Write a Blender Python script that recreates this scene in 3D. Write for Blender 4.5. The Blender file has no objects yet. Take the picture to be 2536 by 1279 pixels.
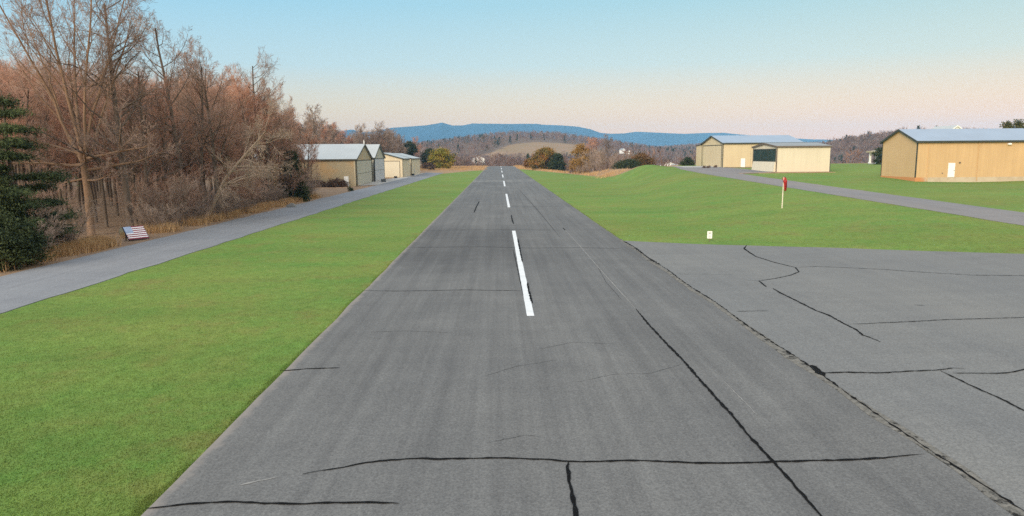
import bpy, math, random
import numpy as np
from mathutils import Matrix, Vector

random.seed(7)
RNG = np.random.default_rng(11)
scene = bpy.context.scene
COL = scene.collection
PI = math.pi

# ------------------------------------------------------------------ camera
FPX, CW, CH = 1745.0, 2536.0, 1279.0
CAMZ = 6.3
PITCH, YAW, ROLL = math.atan(254.8 / FPX), 31.0 / 1763.0, 0.008
Fv = Vector((math.sin(YAW) * math.cos(PITCH), math.cos(YAW) * math.cos(PITCH), -math.sin(PITCH)))
R0 = Vector((math.cos(YAW), -math.sin(YAW), 0))
U0 = R0.cross(Fv)
Rv = R0 * math.cos(ROLL) - U0 * math.sin(ROLL)
Uv = U0 * math.cos(ROLL) + R0 * math.sin(ROLL)


def at(px, py, z=0.0):
    """where the sight line through a photo pixel meets the height z"""
    d = Fv * FPX + Rv * (px - CW / 2) - Uv * (py - CH / 2)
    t = (z - CAMZ) / d.z
    return (d.x * t, d.y * t)


def px_of(x, y, z):
    v = Vector((x, y, z - CAMZ))
    w = v.dot(Fv)
    return (CW / 2 + FPX * v.dot(Rv) / w, CH / 2 - FPX * v.dot(Uv) / w)


cam_d = bpy.data.cameras.new("camera")
cam = bpy.data.objects.new("camera", cam_d)
COL.objects.link(cam)
M = Matrix((Rv, Uv, -Fv)).transposed().to_4x4()
M.translation = (0, 0, CAMZ)
cam.matrix_world = M
cam_d.sensor_fit = 'HORIZONTAL'
cam_d.sensor_width = 36.0
cam_d.lens = FPX / CW * 36.0
cam_d.clip_start = 0.1
cam_d.clip_end = 30000
scene.camera = cam


# ------------------------------------------------------------------ materials
class NT:
    def __init__(s, name):
        s.m = bpy.data.materials.new(name)
        s.m.use_nodes = True
        s.t = s.m.node_tree
        s.n, s.l = s.t.nodes, s.t.links
        s.b = s.n["Principled BSDF"]
        s.out = s.n["Material Output"]
        s._pos = None

    def node(s, typ, **kw):
        n = s.n.new(typ)
        for k, v in kw.items():
            setattr(n, k, v)
        return n

    def link(s, a, b):
        s.l.new(a, b)

    def pos(s):
        if s._pos is None:
            s._pos = s.node("ShaderNodeNewGeometry").outputs["Position"]
        return s._pos

    def obj(s):
        return s.node("ShaderNodeTexCoord").outputs["Object"]

    def scaled(s, vec, sc):
        m = s.node("ShaderNodeMapping")
        m.inputs["Scale"].default_value = sc
        s.link(vec, m.inputs["Vector"])
        return m.outputs[0]

    def noise(s, scale, detail=3, rough=.55, sc=None, vec=None, dist=0):
        v = vec if vec is not None else s.pos()
        if sc:
            v = s.scaled(v, sc)
        n = s.node("ShaderNodeTexNoise")
        n.inputs["Scale"].default_value = scale
        n.inputs["Detail"].default_value = detail
        n.inputs["Roughness"].default_value = rough
        n.inputs["Distortion"].default_value = dist
        s.link(v, n.inputs["Vector"])
        return n.outputs["Fac"]

    def ramp(s, fac, lo, hi, a=0.0, b=1.0):
        n = s.node("ShaderNodeMapRange")
        n.inputs[1].default_value, n.inputs[2].default_value = lo, hi
        n.inputs[3].default_value, n.inputs[4].default_value = a, b
        s.link(fac, n.inputs[0])
        return n.outputs[0]

    def math(s, op, a, b=None):
        n = s.node("ShaderNodeMath", operation=op)
        for i, v in enumerate((a, b)):
            if v is None:
                continue
            if isinstance(v, (int, float)):
                n.inputs[i].default_value = v
            else:
                s.link(v, n.inputs[i])
        return n.outputs[0]

    def mix(s, fac, a, b, mode='MIX'):
        n = s.node("ShaderNodeMix", data_type='RGBA', blend_type=mode)
        for sock, v in ((n.inputs[0], fac), (n.inputs[6], a), (n.inputs[7], b)):
            if isinstance(v, (int, float)):
                sock.default_value = v
            elif isinstance(v, (tuple, list)):
                sock.default_value = (*v, 1)
            else:
                s.link(v, sock)
        return n.outputs[2]

    def attr(s, name):
        return s.node("ShaderNodeAttribute", attribute_name=name).outputs["Fac"]

    def xyz(s):
        n = s.node("ShaderNodeSeparateXYZ")
        s.link(s.pos(), n.inputs[0])
        return n.outputs

    def bump(s, h, strength=.3, dist=.02):
        n = s.node("ShaderNodeBump")
        n.inputs["Strength"].default_value = strength
        n.inputs["Distance"].default_value = dist
        s.link(h, n.inputs["Height"])
        s.link(n.outputs[0], s.b.inputs["Normal"])

    def done(s, col, rough=.9, spec=.3):
        if isinstance(col, (tuple, list)):
            s.b.inputs["Base Color"].default_value = (*col, 1)
        else:
            s.link(col, s.b.inputs["Base Color"])
        s.b.inputs["Roughness"].default_value = rough
        s.b.inputs["Specular IOR Level"].default_value = spec
        return s.m


def plain(name, col, rough=.7, var=.15, scale=3.0, spec=.3, metallic=0, use_obj=False):
    n = NT(name)
    v = n.obj() if use_obj else n.pos()
    f = n.ramp(n.noise(scale, 4, .6, vec=v), .3, .7)
    c = n.mix(f, tuple(x * (1 - var) for x in col), tuple(min(1, x * (1 + var)) for x in col))
    n.b.inputs["Metallic"].default_value = metallic
    return n.done(c, rough, spec)


# lawn and the rest of the ground: one sheet, the kinds of cover follow stored distances
g = NT("ground")
lawn_d = g.math('ADD', g.attr("lawn"), g.ramp(g.noise(1.6, 5, .65), .25, .75, -.35, .35))
lawn_f = g.ramp(lawn_d, -.12, .12)
def turf_colour(g):
    g1 = g.ramp(g.noise(.10, 4, .65), .36, .64)
    g2 = g.ramp(g.noise(.5, 5, .7, sc=(1, .8, 1)), .32, .68)
    g3 = g.ramp(g.noise(2.6, 5, .75, sc=(1, .7, 1)), .3, .7)
    g4 = g.ramp(g.noise(16, 4, .75), .3, .7)
    grass = g.mix(g1, (.094, .208, .044), (.152, .222, .052))
    grass = g.mix(g.math('MULTIPLY', g2, .6), grass, (.165, .195, .055))
    grass = g.mix(g.math('MULTIPLY', g.ramp(g.noise(.24, 4, .75), .52, .68), .55), grass, (.185, .165, .058))
    grass = g.mix(g.math('MULTIPLY', g.ramp(g.noise(.9, 4, .75), .58, .70), .5), grass, (.07, .145, .03))
    comb = g.ramp(g.noise(.16, 5, .7, sc=(.35, 1, 1), dist=.5), .38, .62)
    grass = g.mix(.5, grass, g.mix(comb, (.82, .85, .82), (1.14, 1.10, 1.08)), 'MULTIPLY')
    olive = g.ramp(g.noise(.045, 4, .65, sc=(.6, 1, 1)), .5, .66)
    grass = g.mix(g.math('MULTIPLY', olive, .5), grass, (.165, .18, .045))
    grass = g.mix(.5, grass, g.mix(g3, (.6, .62, .58), (1.38, 1.36, 1.4)), 'MULTIPLY')
    grass = g.mix(.36, grass, g.mix(g4, (.55, .58, .5), (1.5, 1.48, 1.55)), 'MULTIPLY')
    return grass, g3, g4


grass, g3, g4 = turf_colour(g)
d1 = g.ramp(g.noise(.35, 5, .7), .3, .7)
d2 = g.ramp(g.noise(6, 5, .7), .3, .7)
dry = g.mix(d1, (.26, .16, .095), (.36, .255, .15))
dry = g.mix(.6, dry, g.mix(d2, (.5, .5, .5), (1.35, 1.3, 1.25)), 'MULTIPLY')
lit = g.mix(d1, (.19, .13, .09), (.30, .215, .145))
lit = g.mix(.7, lit, g.mix(d2, (.45, .45, .45), (1.4, 1.35, 1.3)), 'MULTIPLY')
far = g.mix(g.ramp(g.noise(.012, 4, .6), .35, .65), (.115, .082, .066), (.16, .115, .085))
past = g.mix(g.ramp(g.noise(.02, 5, .6), .35, .65), (.27, .18, .115), (.21, .155, .09))
far = g.mix(g.ramp(g.math('ADD', g.attr("pasture"), g.ramp(g.noise(.05, 4, .6), .3, .7, -8, 8)), -3, 3), far, past)
c = g.mix(g.ramp(g.attr("litter"), -.5, .5), dry, lit)
c = g.mix(g.ramp(g.attr("far"), 0, 20), c, far)
c = g.mix(lawn_f, c, grass)
g.bump(g.math('ADD', g4, g3), .5, .04)
M_GROUND = g.done(c, 1.0, .1)


def asphalt(name, base, warm, dark, streak=.25, edge=None):
    n = NT(name)
    big = n.ramp(n.noise(.12, 5, .6, sc=(1, .45, 1)), .3, .7)
    mid = n.ramp(n.noise(.30, 6, .72, sc=(1, .45, 1), dist=.5), .40, .64)
    st = n.ramp(n.noise(1.8, 5, .7, sc=(1, .018, 1)), .32, .68)
    fine = n.ramp(n.noise(21, 3, .8), .3, .7)
    vor = n.node("ShaderNodeTexVoronoi")
    vor.inputs["Scale"].default_value = 34
    n.link(n.pos(), vor.inputs["Vector"])
    chips = n.ramp(vor.outputs["Distance"], .05, .2, 1, 0)
    pick = n.ramp(n.noise(19, 2), .53, .6)
    c = n.mix(big, base, warm)
    c = n.mix(n.math('MULTIPLY', mid, .38), c, dark)
    band = n.ramp(n.noise(.8, 4, .65, sc=(.08, 1, 1)), .35, .65)
    c = n.mix(.2, c, n.mix(band, (.78, .78, .79), (1.18, 1.18, 1.16)), 'MULTIPLY')
    c = n.mix(streak, c, n.mix(st, (.55, .55, .57), (1.3, 1.3, 1.28)), 'MULTIPLY')
    c = n.mix(.8, c, n.mix(fine, (.55, .55, .56), (1.45, 1.45, 1.42)), 'MULTIPLY')
    c = n.mix(n.math('MULTIPLY', n.math('MULTIPLY', chips, pick), .55), c, (.42, .41, .39))
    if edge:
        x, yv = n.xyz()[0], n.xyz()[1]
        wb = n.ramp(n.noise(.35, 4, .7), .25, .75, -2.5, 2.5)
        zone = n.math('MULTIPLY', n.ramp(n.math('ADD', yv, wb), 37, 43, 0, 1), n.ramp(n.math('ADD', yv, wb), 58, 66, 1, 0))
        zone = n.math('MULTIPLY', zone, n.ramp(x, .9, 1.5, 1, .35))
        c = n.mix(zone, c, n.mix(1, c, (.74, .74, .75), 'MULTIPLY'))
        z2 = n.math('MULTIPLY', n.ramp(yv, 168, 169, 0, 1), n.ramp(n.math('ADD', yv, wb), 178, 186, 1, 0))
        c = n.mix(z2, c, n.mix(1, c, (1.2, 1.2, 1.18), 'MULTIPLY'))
        wob = n.ramp(n.noise(1.3, 5, .7), .25, .75, -.2, .12)
        for ex, sgn in edge:
            dd = n.math('ADD', n.math('MULTIPLY', n.math('SUBTRACT', x, ex), sgn), wob)
            c = n.mix(n.ramp(dd, 0, .22, .75, 0), c, (.24, .215, .195))
    n.bump(fine, .35, .012)
    return n, n.done(c, .93, .15)


EDL, EDR = -6.41, 8.98
rn, M_RUN = asphalt("runway_asphalt", (.120, .122, .125), (.152, .152, .150), (.080, .082, .086), .42, [(EDL, 1)])
# paving of the middle stretch is newer and darker, lane by lane
_, M_APRON = asphalt("apron_asphalt", (.150, .154, .157), (.172, .172, .168), (.122, .126, .132), .12)
_, M_ROAD = asphalt("road_asphalt", (.192, .202, .225), (.21, .216, .23), (.16, .17, .19), .25)
_, M_ROAD2 = asphalt("lane_asphalt", (.185, .180, .188), (.215, .198, .19), (.15, .15, .16), .2)
_, M_PAVE = asphalt("concrete_pavement", (.36, .35, .34), (.40, .385, .36), (.28, .28, .28), .1)

n = NT("centre_line_paint")
w = n.ramp(n.noise(7, 5, .8), .36, .46)
w2 = n.ramp(n.noise(.9, 4, .7), .3, .7)
M_PAINT = n.done(n.mix(w, (.52, .53, .53), n.mix(w2, (.66, .68, .69), (.52, .54, .55))), .7)
M_TAR = plain("tar", (.006, .006, .0065), .85, .4, 8, .06)
M_TAR2 = plain("worn_tar", (.028, .028, .03), .9, .35, 4, .05)
n = NT("crumbled_joint")
a = n.ramp(n.noise(2.6, 6, .75), .53, .62)
b_ = n.ramp(n.noise(7, 5, .75), .35, .65)
c = n.mix(b_, (.10, .098, .09), (.21, .20, .18))
c = n.mix(a, c, (.02, .02, .02))
n.bump(b_, .5, .03)
M_JOINT = n.done(c, .95, .1)


def metal_wall(name, col, patch=None, rib=.30, dirt=.12):
    n = NT(name)
    big = n.ramp(n.noise(.25, 4, .6), .3, .7)
    c = n.mix(big, tuple(x * (1 - dirt) for x in col), col)
    streak = n.ramp(n.noise(1.4, 4, .65, sc=(1, 1, .05)), .3, .7)
    c = n.mix(.22, c, n.mix(streak, (.72, .7, .66), (1.15, 1.15, 1.15)), 'MULTIPLY')
    if patch:
        c = n.mix(n.ramp(n.noise(.16, 4, .65, sc=(1, 1, 1.4), dist=.4), .48, .62, 0, .75), c, patch)
    xyz = n.xyz()
    s = n.math('ADD', xyz[0], xyz[1])
    fr = n.math('FRACT', n.math('DIVIDE', s, rib))
    ridge = n.ramp(n.math('ABSOLUTE', n.math('SUBTRACT', fr, .5)), .0, .16, 1, 0)
    n.bump(ridge, .32, .03)
    return n.done(c, .55, .4)


def metal_roof(name, col, rib=.6):
    n = NT(name)
    big = n.ramp(n.noise(.3, 4, .6), .3, .7)
    c = n.mix(big, tuple(x * .88 for x in col), col)
    xyz = n.xyz()
    fr = n.math('FRACT', n.math('DIVIDE', xyz[0], rib))
    ridge = n.ramp(n.math('ABSOLUTE', n.math('SUBTRACT', fr, .5)), .0, .08, 1, 0)
    c = n.mix(n.math('MULTIPLY', ridge, .16), c, (.25, .27, .3))
    n.bump(ridge, .5, .04)
    return n.done(c, .42, .5)


M_TANW = metal_wall("tan_metal_wall", (.42, .345, .22), (.47, .30, .14))
M_GREYDOOR = metal_wall("grey_green_metal", (.46, .44, .36), None, .5)
M_BLUEDOOR = metal_wall("blue_grey_metal", (.50, .515, .54), None, .5)
M_CREAM = metal_wall("cream_metal_wall", (.66, .56, .39), None, .3, .06)
M_CREAM2 = metal_wall("pale_cream_wall", (.64, .57, .435), None, 3.0, .07)
M_CREAMSH = metal_wall("cream_metal_door", (.66, .59, .45), None, .5, .05)
M_BUFF = metal_wall("buff_metal_wall", (.60, .49, .31), None, .7, .10)
M_OCHRE = metal_wall("ochre_metal_wall", (.57, .385, .20), None, .62, .10)
M_ROOFW = metal_roof("white_metal_roof", (.37, .39, .385))
M_ROOFB = metal_roof("blue_grey_metal_roof", (.225, .30, .40))
M_ROOFG = metal_roof("grey_metal_roof", (.20, .205, .21))
M_TRIMD = plain("dark_trim", (.045, .05, .04), .5)
M_TRIMB = plain("brown_trim", (.13, .10, .075), .6)
M_TRIMT = plain("tan_trim", (.50, .42, .28), .6)
M_WHITE = plain("white_paint", (.80, .80, .77), .5, .05)
M_GLASS = plain("dark_glazing", (.022, .05, .05), .12, .25, .6, .6)
n = NT("concrete_plinth")
pl = n.ramp(n.noise(.8, 5, .7), .35, .65)
pc = n.mix(pl, (.42, .34, .24), (.52, .44, .33))
x = n.xyz()[0]
pc = n.mix(n.ramp(n.math('ADD', x, n.ramp(n.noise(1.2, 4, .7), .2, .8, -.8, .8)), 64, 65.2, .85, 0), pc, (.50, .20, .06))
M_PLINTH = n.done(pc, .9, .1)
M_BLACK = plain("black_plastic", (.012, .012, .014), .6)
M_GREYBOX = plain("weathered_grey", (.12, .125, .13), .8)
M_RED = plain("faded_red_nylon", (.33, .022, .018), .75, .3, 5, .2)
M_REDD = plain("sock_lining", (.16, .012, .01), .85, .3, 5, .1)
M_POLE = plain("painted_pole", (.66, .60, .50), .5)
M_RUST = plain("rusted_post", (.16, .10, .075), .8)
M_INK = plain("sign_ink", (.26, .235, .22), .7)
M_FLAGR = plain("flag_red_paint", (.24, .02, .04), .6)
M_FLAGW = plain("flag_white_paint", (.80, .79, .82), .6, .04)
M_FLAGB = plain("flag_blue_paint", (.27, .36, .54), .6)
M_FLAGN = plain("flag_frame", (.02, .022, .05), .7)
M_OLIVE = plain("olive_tank", (.115, .115, .075), .6)
M_STONE = plain("pale_stone", (.34, .33, .30), .9, .3, 4)
M_GREYROCK = plain("grey_stone", (.17, .17, .165), .9, .3, 4)
M_BROWNROOF = plain("brown_shingles", (.12, .075, .065), .9)
M_LAMP = plain("lamp_housing", (.82, .80, .76), .4)
M_DIRT = plain("bare_red_soil", (.34, .22, .14), 1, .3, 1.5, .1)
M_MULCH = plain("mulch", (.20, .15, .10), 1, .3, 3, .1)


def bark(name, a, b):
    n = NT(name)
    f = n.ramp(n.noise(3.5, 5, .7, sc=(1, 1, .2), vec=n.obj()), .3, .7)
    f2 = n.ramp(n.noise(.35, 3, .6, vec=n.obj()), .35, .65)
    c = n.mix(f, a, b)
    c = n.mix(n.math('MULTIPLY', f2, .4), c, tuple(x * .6 for x in a))
    n.bump(f, .4, .03)
    return n.done(c, .9, .15)


M_BARK = bark("grey_brown_bark", (.10, .077, .06), (.20, .155, .12))
M_BARKP = bark("pale_orange_bark", (.20, .13, .085), (.32, .21, .14))
M_BARKD = bark("dark_bark", (.095, .073, .058), (.18, .14, .115))


def twig(name, a, b):
    n = NT(name)
    oi = n.node("ShaderNodeObjectInfo").outputs["Random"]
    f = n.ramp(n.noise(.5, 3, .6, vec=n.obj()), .3, .7)
    c = n.mix(f, a, b)
    c = n.mix(.5, c, n.mix(oi, (.7, .66, .66), (1.3, 1.24, 1.18)), 'MULTIPLY')
    return n.done(c, .9, .1)


M_TWIG = twig("brown_twigs", (.33, .215, .165), (.43, .29, .225))
M_TWIGR = twig("reddish_twigs", (.40, .22, .155), (.49, .29, .205))
M_TWIGG = twig("grey_twigs", (.36, .28, .23), (.46, .37, .31))
M_TWIGS = twig("dark_sky_twigs", (.21, .155, .13), (.30, .225, .185))
M_TWIGD = twig("dark_grey_twigs", (.16, .125, .11), (.25, .20, .175))
M_TWIGK = twig("dark_brush_twigs", (.26, .20, .165), (.35, .28, .235))
M_TWIGP = twig("pale_branches", (.36, .28, .21), (.45, .36, .28))


def leafm(name, a, b, c3=None, sc=.6):
    n = NT(name)
    f = n.ramp(n.noise(sc, 4, .6, vec=n.obj()), .35, .65)
    f2 = n.ramp(n.noise(7, 2, .6, vec=n.obj()), .3, .7)
    c = n.mix(f, a, b)
    if c3:
        c = n.mix(n.ramp(n.noise(.33, 3, .6, vec=n.obj()), .5, .62), c, c3)
    c = n.mix(.5, c, n.mix(f2, (.5, .5, .5), (1.4, 1.4, 1.3)), 'MULTIPLY')
    return n.done(c, .8, .2)


M_PINE = leafm("pine_needles", (.028, .048, .022), (.07, .09, .034))
M_CEDAR = leafm("cedar_foliage", (.022, .036, .016), (.06, .075, .024))
M_GOLD = leafm("golden_green_foliage", (.145, .15, .022), (.29, .235, .03), (.37, .24, .035), .3)
M_OLIVEL = leafm("olive_foliage", (.11, .095, .026), (.25, .15, .034), (.27, .115, .028), .3)
M_DARKG = leafm("dark_green_foliage", (.018, .034, .018), (.05, .062, .025))
M_OLIVG = leafm("olive_green_foliage", (.045, .055, .02), (.10, .095, .03))
M_RUSSETG = leafm("russet_green_foliage", (.085, .065, .025), (.18, .085, .03))
M_RUSSET = leafm("russet_foliage", (.15, .075, .025), (.23, .11, .035))
M_YELLOW = leafm("ochre_foliage", (.24, .135, .035), (.30, .17, .05))
M_BRUSH = leafm("brown_brush", (.075, .045, .032), (.14, .085, .06))
M_STRAW = leafm("dry_grass_blades", (.40, .24, .115), (.52, .35, .19), None, 1)
n = NT("turf_blades")
c, _a, _b = turf_colour(n)
M_TURF = n.done(c, .8, .15)


def far_wood(name):
    n = NT(name)
    t = n.attr("tint")
    e = n.attr("evergreen")
    c = n.mix(n.ramp(t, 0, .5), (.135, .090, .080), (.215, .140, .115))
    c = n.mix(n.ramp(t, .5, 1), c, (.20, .165, .145))
    c = n.mix(e, c, (.03, .045, .025))
    return n.done(c, .95, .05)


M_FARWOOD = far_wood("distant_bare_wood")
M_MOUNT = plain("haze_tinted_forest", (.022, .052, .085), 1, .25, .003, 0)  # dark forest colour shifted bluer, with distance haze mixed into the base colour


# ------------------------------------------------------------------ mesh helpers
def tag(o, label=None, cat=None, group=None, kind=None):
    if label: o["label"] = label
    if cat: o["category"] = cat
    if group: o["group"] = group
    if kind: o["kind"] = kind
    return o


def link_mesh(name, me, mat, parent=None):
    o = bpy.data.objects.new(name, me)
    COL.objects.link(o)
    if mat is not None and not me.materials:
        me.materials.append(mat)
    if parent is not None:
        o.parent = parent
    return o


def np_mesh(name, V, faces):
    """faces: array (n,3) or (n,4)"""
    V = np.asarray(V, dtype=np.float32)
    faces = np.asarray(faces, dtype=np.int32)
    me = bpy.data.meshes.new(name)
    k = faces.shape[1]
    me.vertices.add(len(V))
    me.vertices.foreach_set("co", V.ravel())
    me.loops.add(faces.size)
    me.loops.foreach_set("vertex_index", faces.ravel())
    me.polygons.add(len(faces))
    me.polygons.foreach_set("loop_start", np.arange(0, faces.size, k, dtype=np.int32))
    me.update(calc_edges=True)
    me.validate()
    me.polygons.foreach_set("use_smooth", np.zeros(len(me.polygons), dtype=bool))
    return me


def empty(name, loc=(0, 0, 0), rz=0):
    o = bpy.data.objects.new(name, None)
    COL.objects.link(o)
    o.empty_display_size = .3
    o.location = loc
    o.rotation_euler = (0, 0, rz)
    return o


class MB:
    def __init__(s):
        s.V, s.F = [], []

    def add(s, vs, fs):
        k = len(s.V)
        s.V += [tuple(v) for v in vs]
        s.F += [tuple(i + k for i in f) for f in fs]
        return s

    def box(s, x0, x1, y0, y1, z0, z1):
        if x0 > x1: x0, x1 = x1, x0
        if y0 > y1: y0, y1 = y1, y0
        return s.add([(x0, y0, z0), (x1, y0, z0), (x1, y1, z0), (x0, y1, z0), (x0, y0, z1), (x1, y0, z1), (x1, y1, z1), (x0, y1, z1)],
                     [(0, 3, 2, 1), (4, 5, 6, 7), (0, 1, 5, 4), (1, 2, 6, 5), (2, 3, 7, 6), (3, 0, 4, 7)])

    def tube(s, path, radii, sides=6, cap=True):
        k = len(s.V)
        n = len(path)
        P = [Vector(p) for p in path]
        up = Vector((0, 0, 1))
        for i in range(n):
            d = (P[min(i + 1, n - 1)] - P[max(i - 1, 0)]).normalized()
            a = d.cross(up)
            if a.length < .05: a = d.cross(Vector((1, 0, 0)))
            a.normalize()
            b = d.cross(a)
            for j in range(sides):
                t = 2 * PI * j / sides
                s.V.append(tuple(P[i] + (a * math.cos(t) + b * math.sin(t)) * radii[i]))
        for i in range(n - 1):
            for j in range(sides):
                j2 = (j + 1) % sides
                s.F.append((k + i * sides + j, k + i * sides + j2, k + (i + 1) * sides + j2, k + (i + 1) * sides + j))
        if cap:
            s.F.append(tuple(k + j for j in range(sides)))
            s.F.append(tuple(k + (n - 1) * sides + j for j in reversed(range(sides))))
        return s

    def map(s, fn):
        s.V = [tuple(fn(*v)) for v in s.V]
        return s

    def build(s, name, mat, parent=None, smooth=False, bevel=0):
        me = bpy.data.meshes.new(name)
        me.from_pydata(s.V, [], s.F)
        me.validate()
        if smooth:
            for p in me.polygons: p.use_smooth = True
        o = link_mesh(name, me, mat, parent)
        import bmesh
        bm = bmesh.new()
        bm.from_mesh(me)
        bmesh.ops.recalc_face_normals(bm, faces=bm.faces)
        bm.to_mesh(me)
        bm.free()
        if bevel:
            md = o.modifiers.new("bevel", 'BEVEL')
            md.width = bevel
            md.segments = 2
        return o


# ------------------------------------------------------------------ terrain
def sm(a, b, x):
    t = np.clip((x - a) / (b - a), 0, 1)
    return t * t * (3 - 2 * t)


def sdpoly(x, y, poly):
    """signed distance, positive inside"""
    d = np.full(x.shape, 1e9)
    ins = np.zeros(x.shape, bool)
    n = len(poly)
    for i in range(n):
        ax, ay = poly[i]
        bx, by = poly[(i + 1) % n]
        ex, ey = bx - ax, by - ay
        t = np.clip(((x - ax) * ex + (y - ay) * ey) / (ex * ex + ey * ey), 0, 1)
        d = np.minimum(d, np.hypot(x - ax - t * ex, y - ay - t * ey))
        cnd = ((ay > y) != (by > y))
        xs = ax + (y - ay) * ex / (ey if abs(ey) > 1e-9 else 1e-9)
        ins ^= cnd & (x < xs)
    return np.where(ins, d, -d)


PLATEAU = [(-900, -200), (-900, 900), (-90, 900), (-45, 432), (11.5, 414), (13, 318), (29, 212), (31, 186), (33, 178), (46, 179),
           (51, 203), (160, 210), (700, 205), (700, -200)]
LAWNS = [[(-20.75, -30), (-20.75, 246), (-12, 290), (-6.6, 302), (-6.3, 302), (-6.3, -30)],
         [(8.9, -30), (8.9, 318), (10.5, 318), (27, 210), (29.5, 184), (33, 173.5), (45, 174), (50, 199), (160, 205), (690, 200), (690, -30)]]


def zr(y):
    return np.interp(y, [-50, 17, 51, 110, 134, 150, 172], [0, 0, .92, 2.1, 2.6, 2.95, 3.15])


def vnoise(x, y, s, seed):
    r = np.random.default_rng(seed)
    tot = np.zeros_like(x)
    for k in range(5):
        a = r.uniform(0, 2 * PI)
        f = s * r.uniform(.6, 1.6)
        tot += np.sin((x * math.cos(a) + y * math.sin(a)) * f + r.uniform(0, 6.28))
    return tot / 5


def hills(x, y):
    h = -17 + 3 * vnoise(x, y, .012, 3)
    def gs(cx, cy, sx, sy, a): return a * np.exp(-((x - cx) / sx) ** 2 - ((y - cy) / sy) ** 2)
    h = h + gs(45, 1250, 205, 330, 49)
    h = h + gs(-300, 1300, 230, 420, 24)
    h = h + gs(480, 1700, 330, 420, 31) + gs(950, 1750, 330, 420, 30)
    h = h + gs(435, 770, 120, 200, 32) + gs(640, 740, 170, 240, 26)
    h = h + gs(180, 620, 90, 110, 8)
    h = h + 6 * vnoise(x, y, .006, 5) * sm(400, 1200, y)
    return h


def zt(x, y):
    x = np.asarray(x, float); y = np.asarray(y, float)
    a = np.interp(y, [50, 110, 158], [13, 18, 27]); b = np.interp(y, [50, 110, 158], [38, 37, 36])
    s = sm(0, 1, (x - a) / (b - a))
    p = s * zr(y)
    p = p + .75 * np.exp(-((x - 34.5) / 5) ** 2 - ((y - 167) / 9) ** 2)
    p = p - .42 * np.exp(-((x - 72) / 11) ** 2 - ((y - 104) / 6) ** 2)
    D = -np.minimum(sdpoly(x, y, PLATEAU), 0)
    k = sm(0, 75, D)
    return p * (1 - sm(0, 30, D)) - .06 * np.minimum(D, 60) + k * (hills(x, y) + .06 * np.minimum(D, 60))


def Z(x, y):
    return float(zt(np.array([x]), np.array([y]))[0])


def axis(segs):
    out = []
    for a, b, st in segs:
        out.append(np.arange(a, b, st))
    out.append(np.array([segs[-1][1]]))
    return np.concatenate(out)


PAST_W = [(-25, 900), (-15, 975), (15, 1060), (60, 1100), (125, 1085), (150, 1010), (100, 925), (40, 890)]
gx = axis([(-2600, -700, 60), (-700, -200, 20), (-200, -60, 6), (-60, 110, 1.25), (110, 220, 5), (220, 900, 16), (900, 3000, 60)])
gy = axis([(-30, 4, 4), (4, 240, 1.5), (240, 450, 3), (450, 900, 8), (900, 2400, 25), (2400, 7600, 200)])
XX, YY = np.meshgrid(gx, gy)
ZZ = zt(XX, YY)
nx, ny = len(gx), len(gy)
idx = np.arange(nx * ny).reshape(ny, nx)
quads = np.stack([idx[:-1, :-1], idx[:-1, 1:], idx[1:, 1:], idx[1:, :-1]], -1).reshape(-1, 4)
me = np_mesh("ground", np.stack([XX, YY, ZZ], -1).reshape(-1, 3), quads)
xf, yf = XX.ravel(), YY.ravel()
lawn = np.maximum(sdpoly(xf, yf, LAWNS[0]), sdpoly(xf, yf, LAWNS[1]))
for nm, val in (("lawn", np.clip(lawn, -8, 8)), ("litter", np.clip(-26.5 - xf, -8, 8)),
                ("far", np.clip(-sdpoly(xf, yf, PLATEAU) - 12, -5, 60)),
                ("pasture", np.clip(sdpoly(xf, yf, PAST_W), -60, 60))):
    at_ = me.attributes.new(nm, 'FLOAT', 'POINT')
    at_.data.foreach_set("value", val.astype(np.float32))
for p in me.polygons: p.use_smooth = True
tag(link_mesh("ground", me, M_GROUND), kind="structure")


def sheet(name, poly_l, poly_r, mat, dz, parent=None, jit=.05, nacross=10, seed=1, kind="structure"):
    """paved sheet between two polylines of equal point count, draped on the ground"""
    r = np.random.default_rng(seed)
    L, R = np.array(poly_l, float), np.array(poly_r, float)
    def dens(P):
        out = []
        for i in range(len(P) - 1):
            m = max(1, int(np.hypot(*(0.5 * (L[i + 1] + R[i + 1]) - 0.5 * (L[i] + R[i]))) / 1.0))
            for j in range(m): out.append(P[i] + (P[i + 1] - P[i]) * j / m)
        out.append(P[-1])
        return np.array(out)
    A, B = dens(L), dens(R)
    n = len(A)
    def wob(n): 
        w = r.normal(0, 1, n)
        return (w + np.roll(w, 1) + np.roll(w, 2)) * .6 * jit
    d = B - A
    d = d / np.linalg.norm(d, axis=1)[:, None]
    A = A + d * wob(n)[:, None]
    B = B + d * wob(n)[:, None]
    t = np.linspace(0, 1, nacross + 1)
    P = A[:, None, :] * (1 - t)[None, :, None] + B[:, None, :] * t[None, :, None]
    z = zt(P[..., 0], P[..., 1]) + dz
    P = np.concatenate([P[:, :1], P, P[:, -1:]], 1)
    z = np.concatenate([z[:, :1] - .12, z, z[:, -1:] - .12], 1)
    V = np.concatenate([P, z[..., None]], -1).reshape(-1, 3)
    m = nacross + 3
    id_ = np.arange(n * m).reshape(n, m)
    q = np.stack([id_[:-1, :-1], id_[:-1, 1:], id_[1:, 1:], id_[1:, :-1]], -1).reshape(-1, 4)
    o = link_mesh(name, np_mesh(name, V, q), mat, parent)
    if kind and parent is None: tag(o, kind=kind)
    return o


runway = sheet("runway", [(EDL, 4), (EDL, 120), (EDL, 250), (EDL, 412)], [(EDR, 4), (EDR, 120), (EDR, 250), (EDR, 412)], M_RUN, .03, jit=.018, nacross=12)
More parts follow.
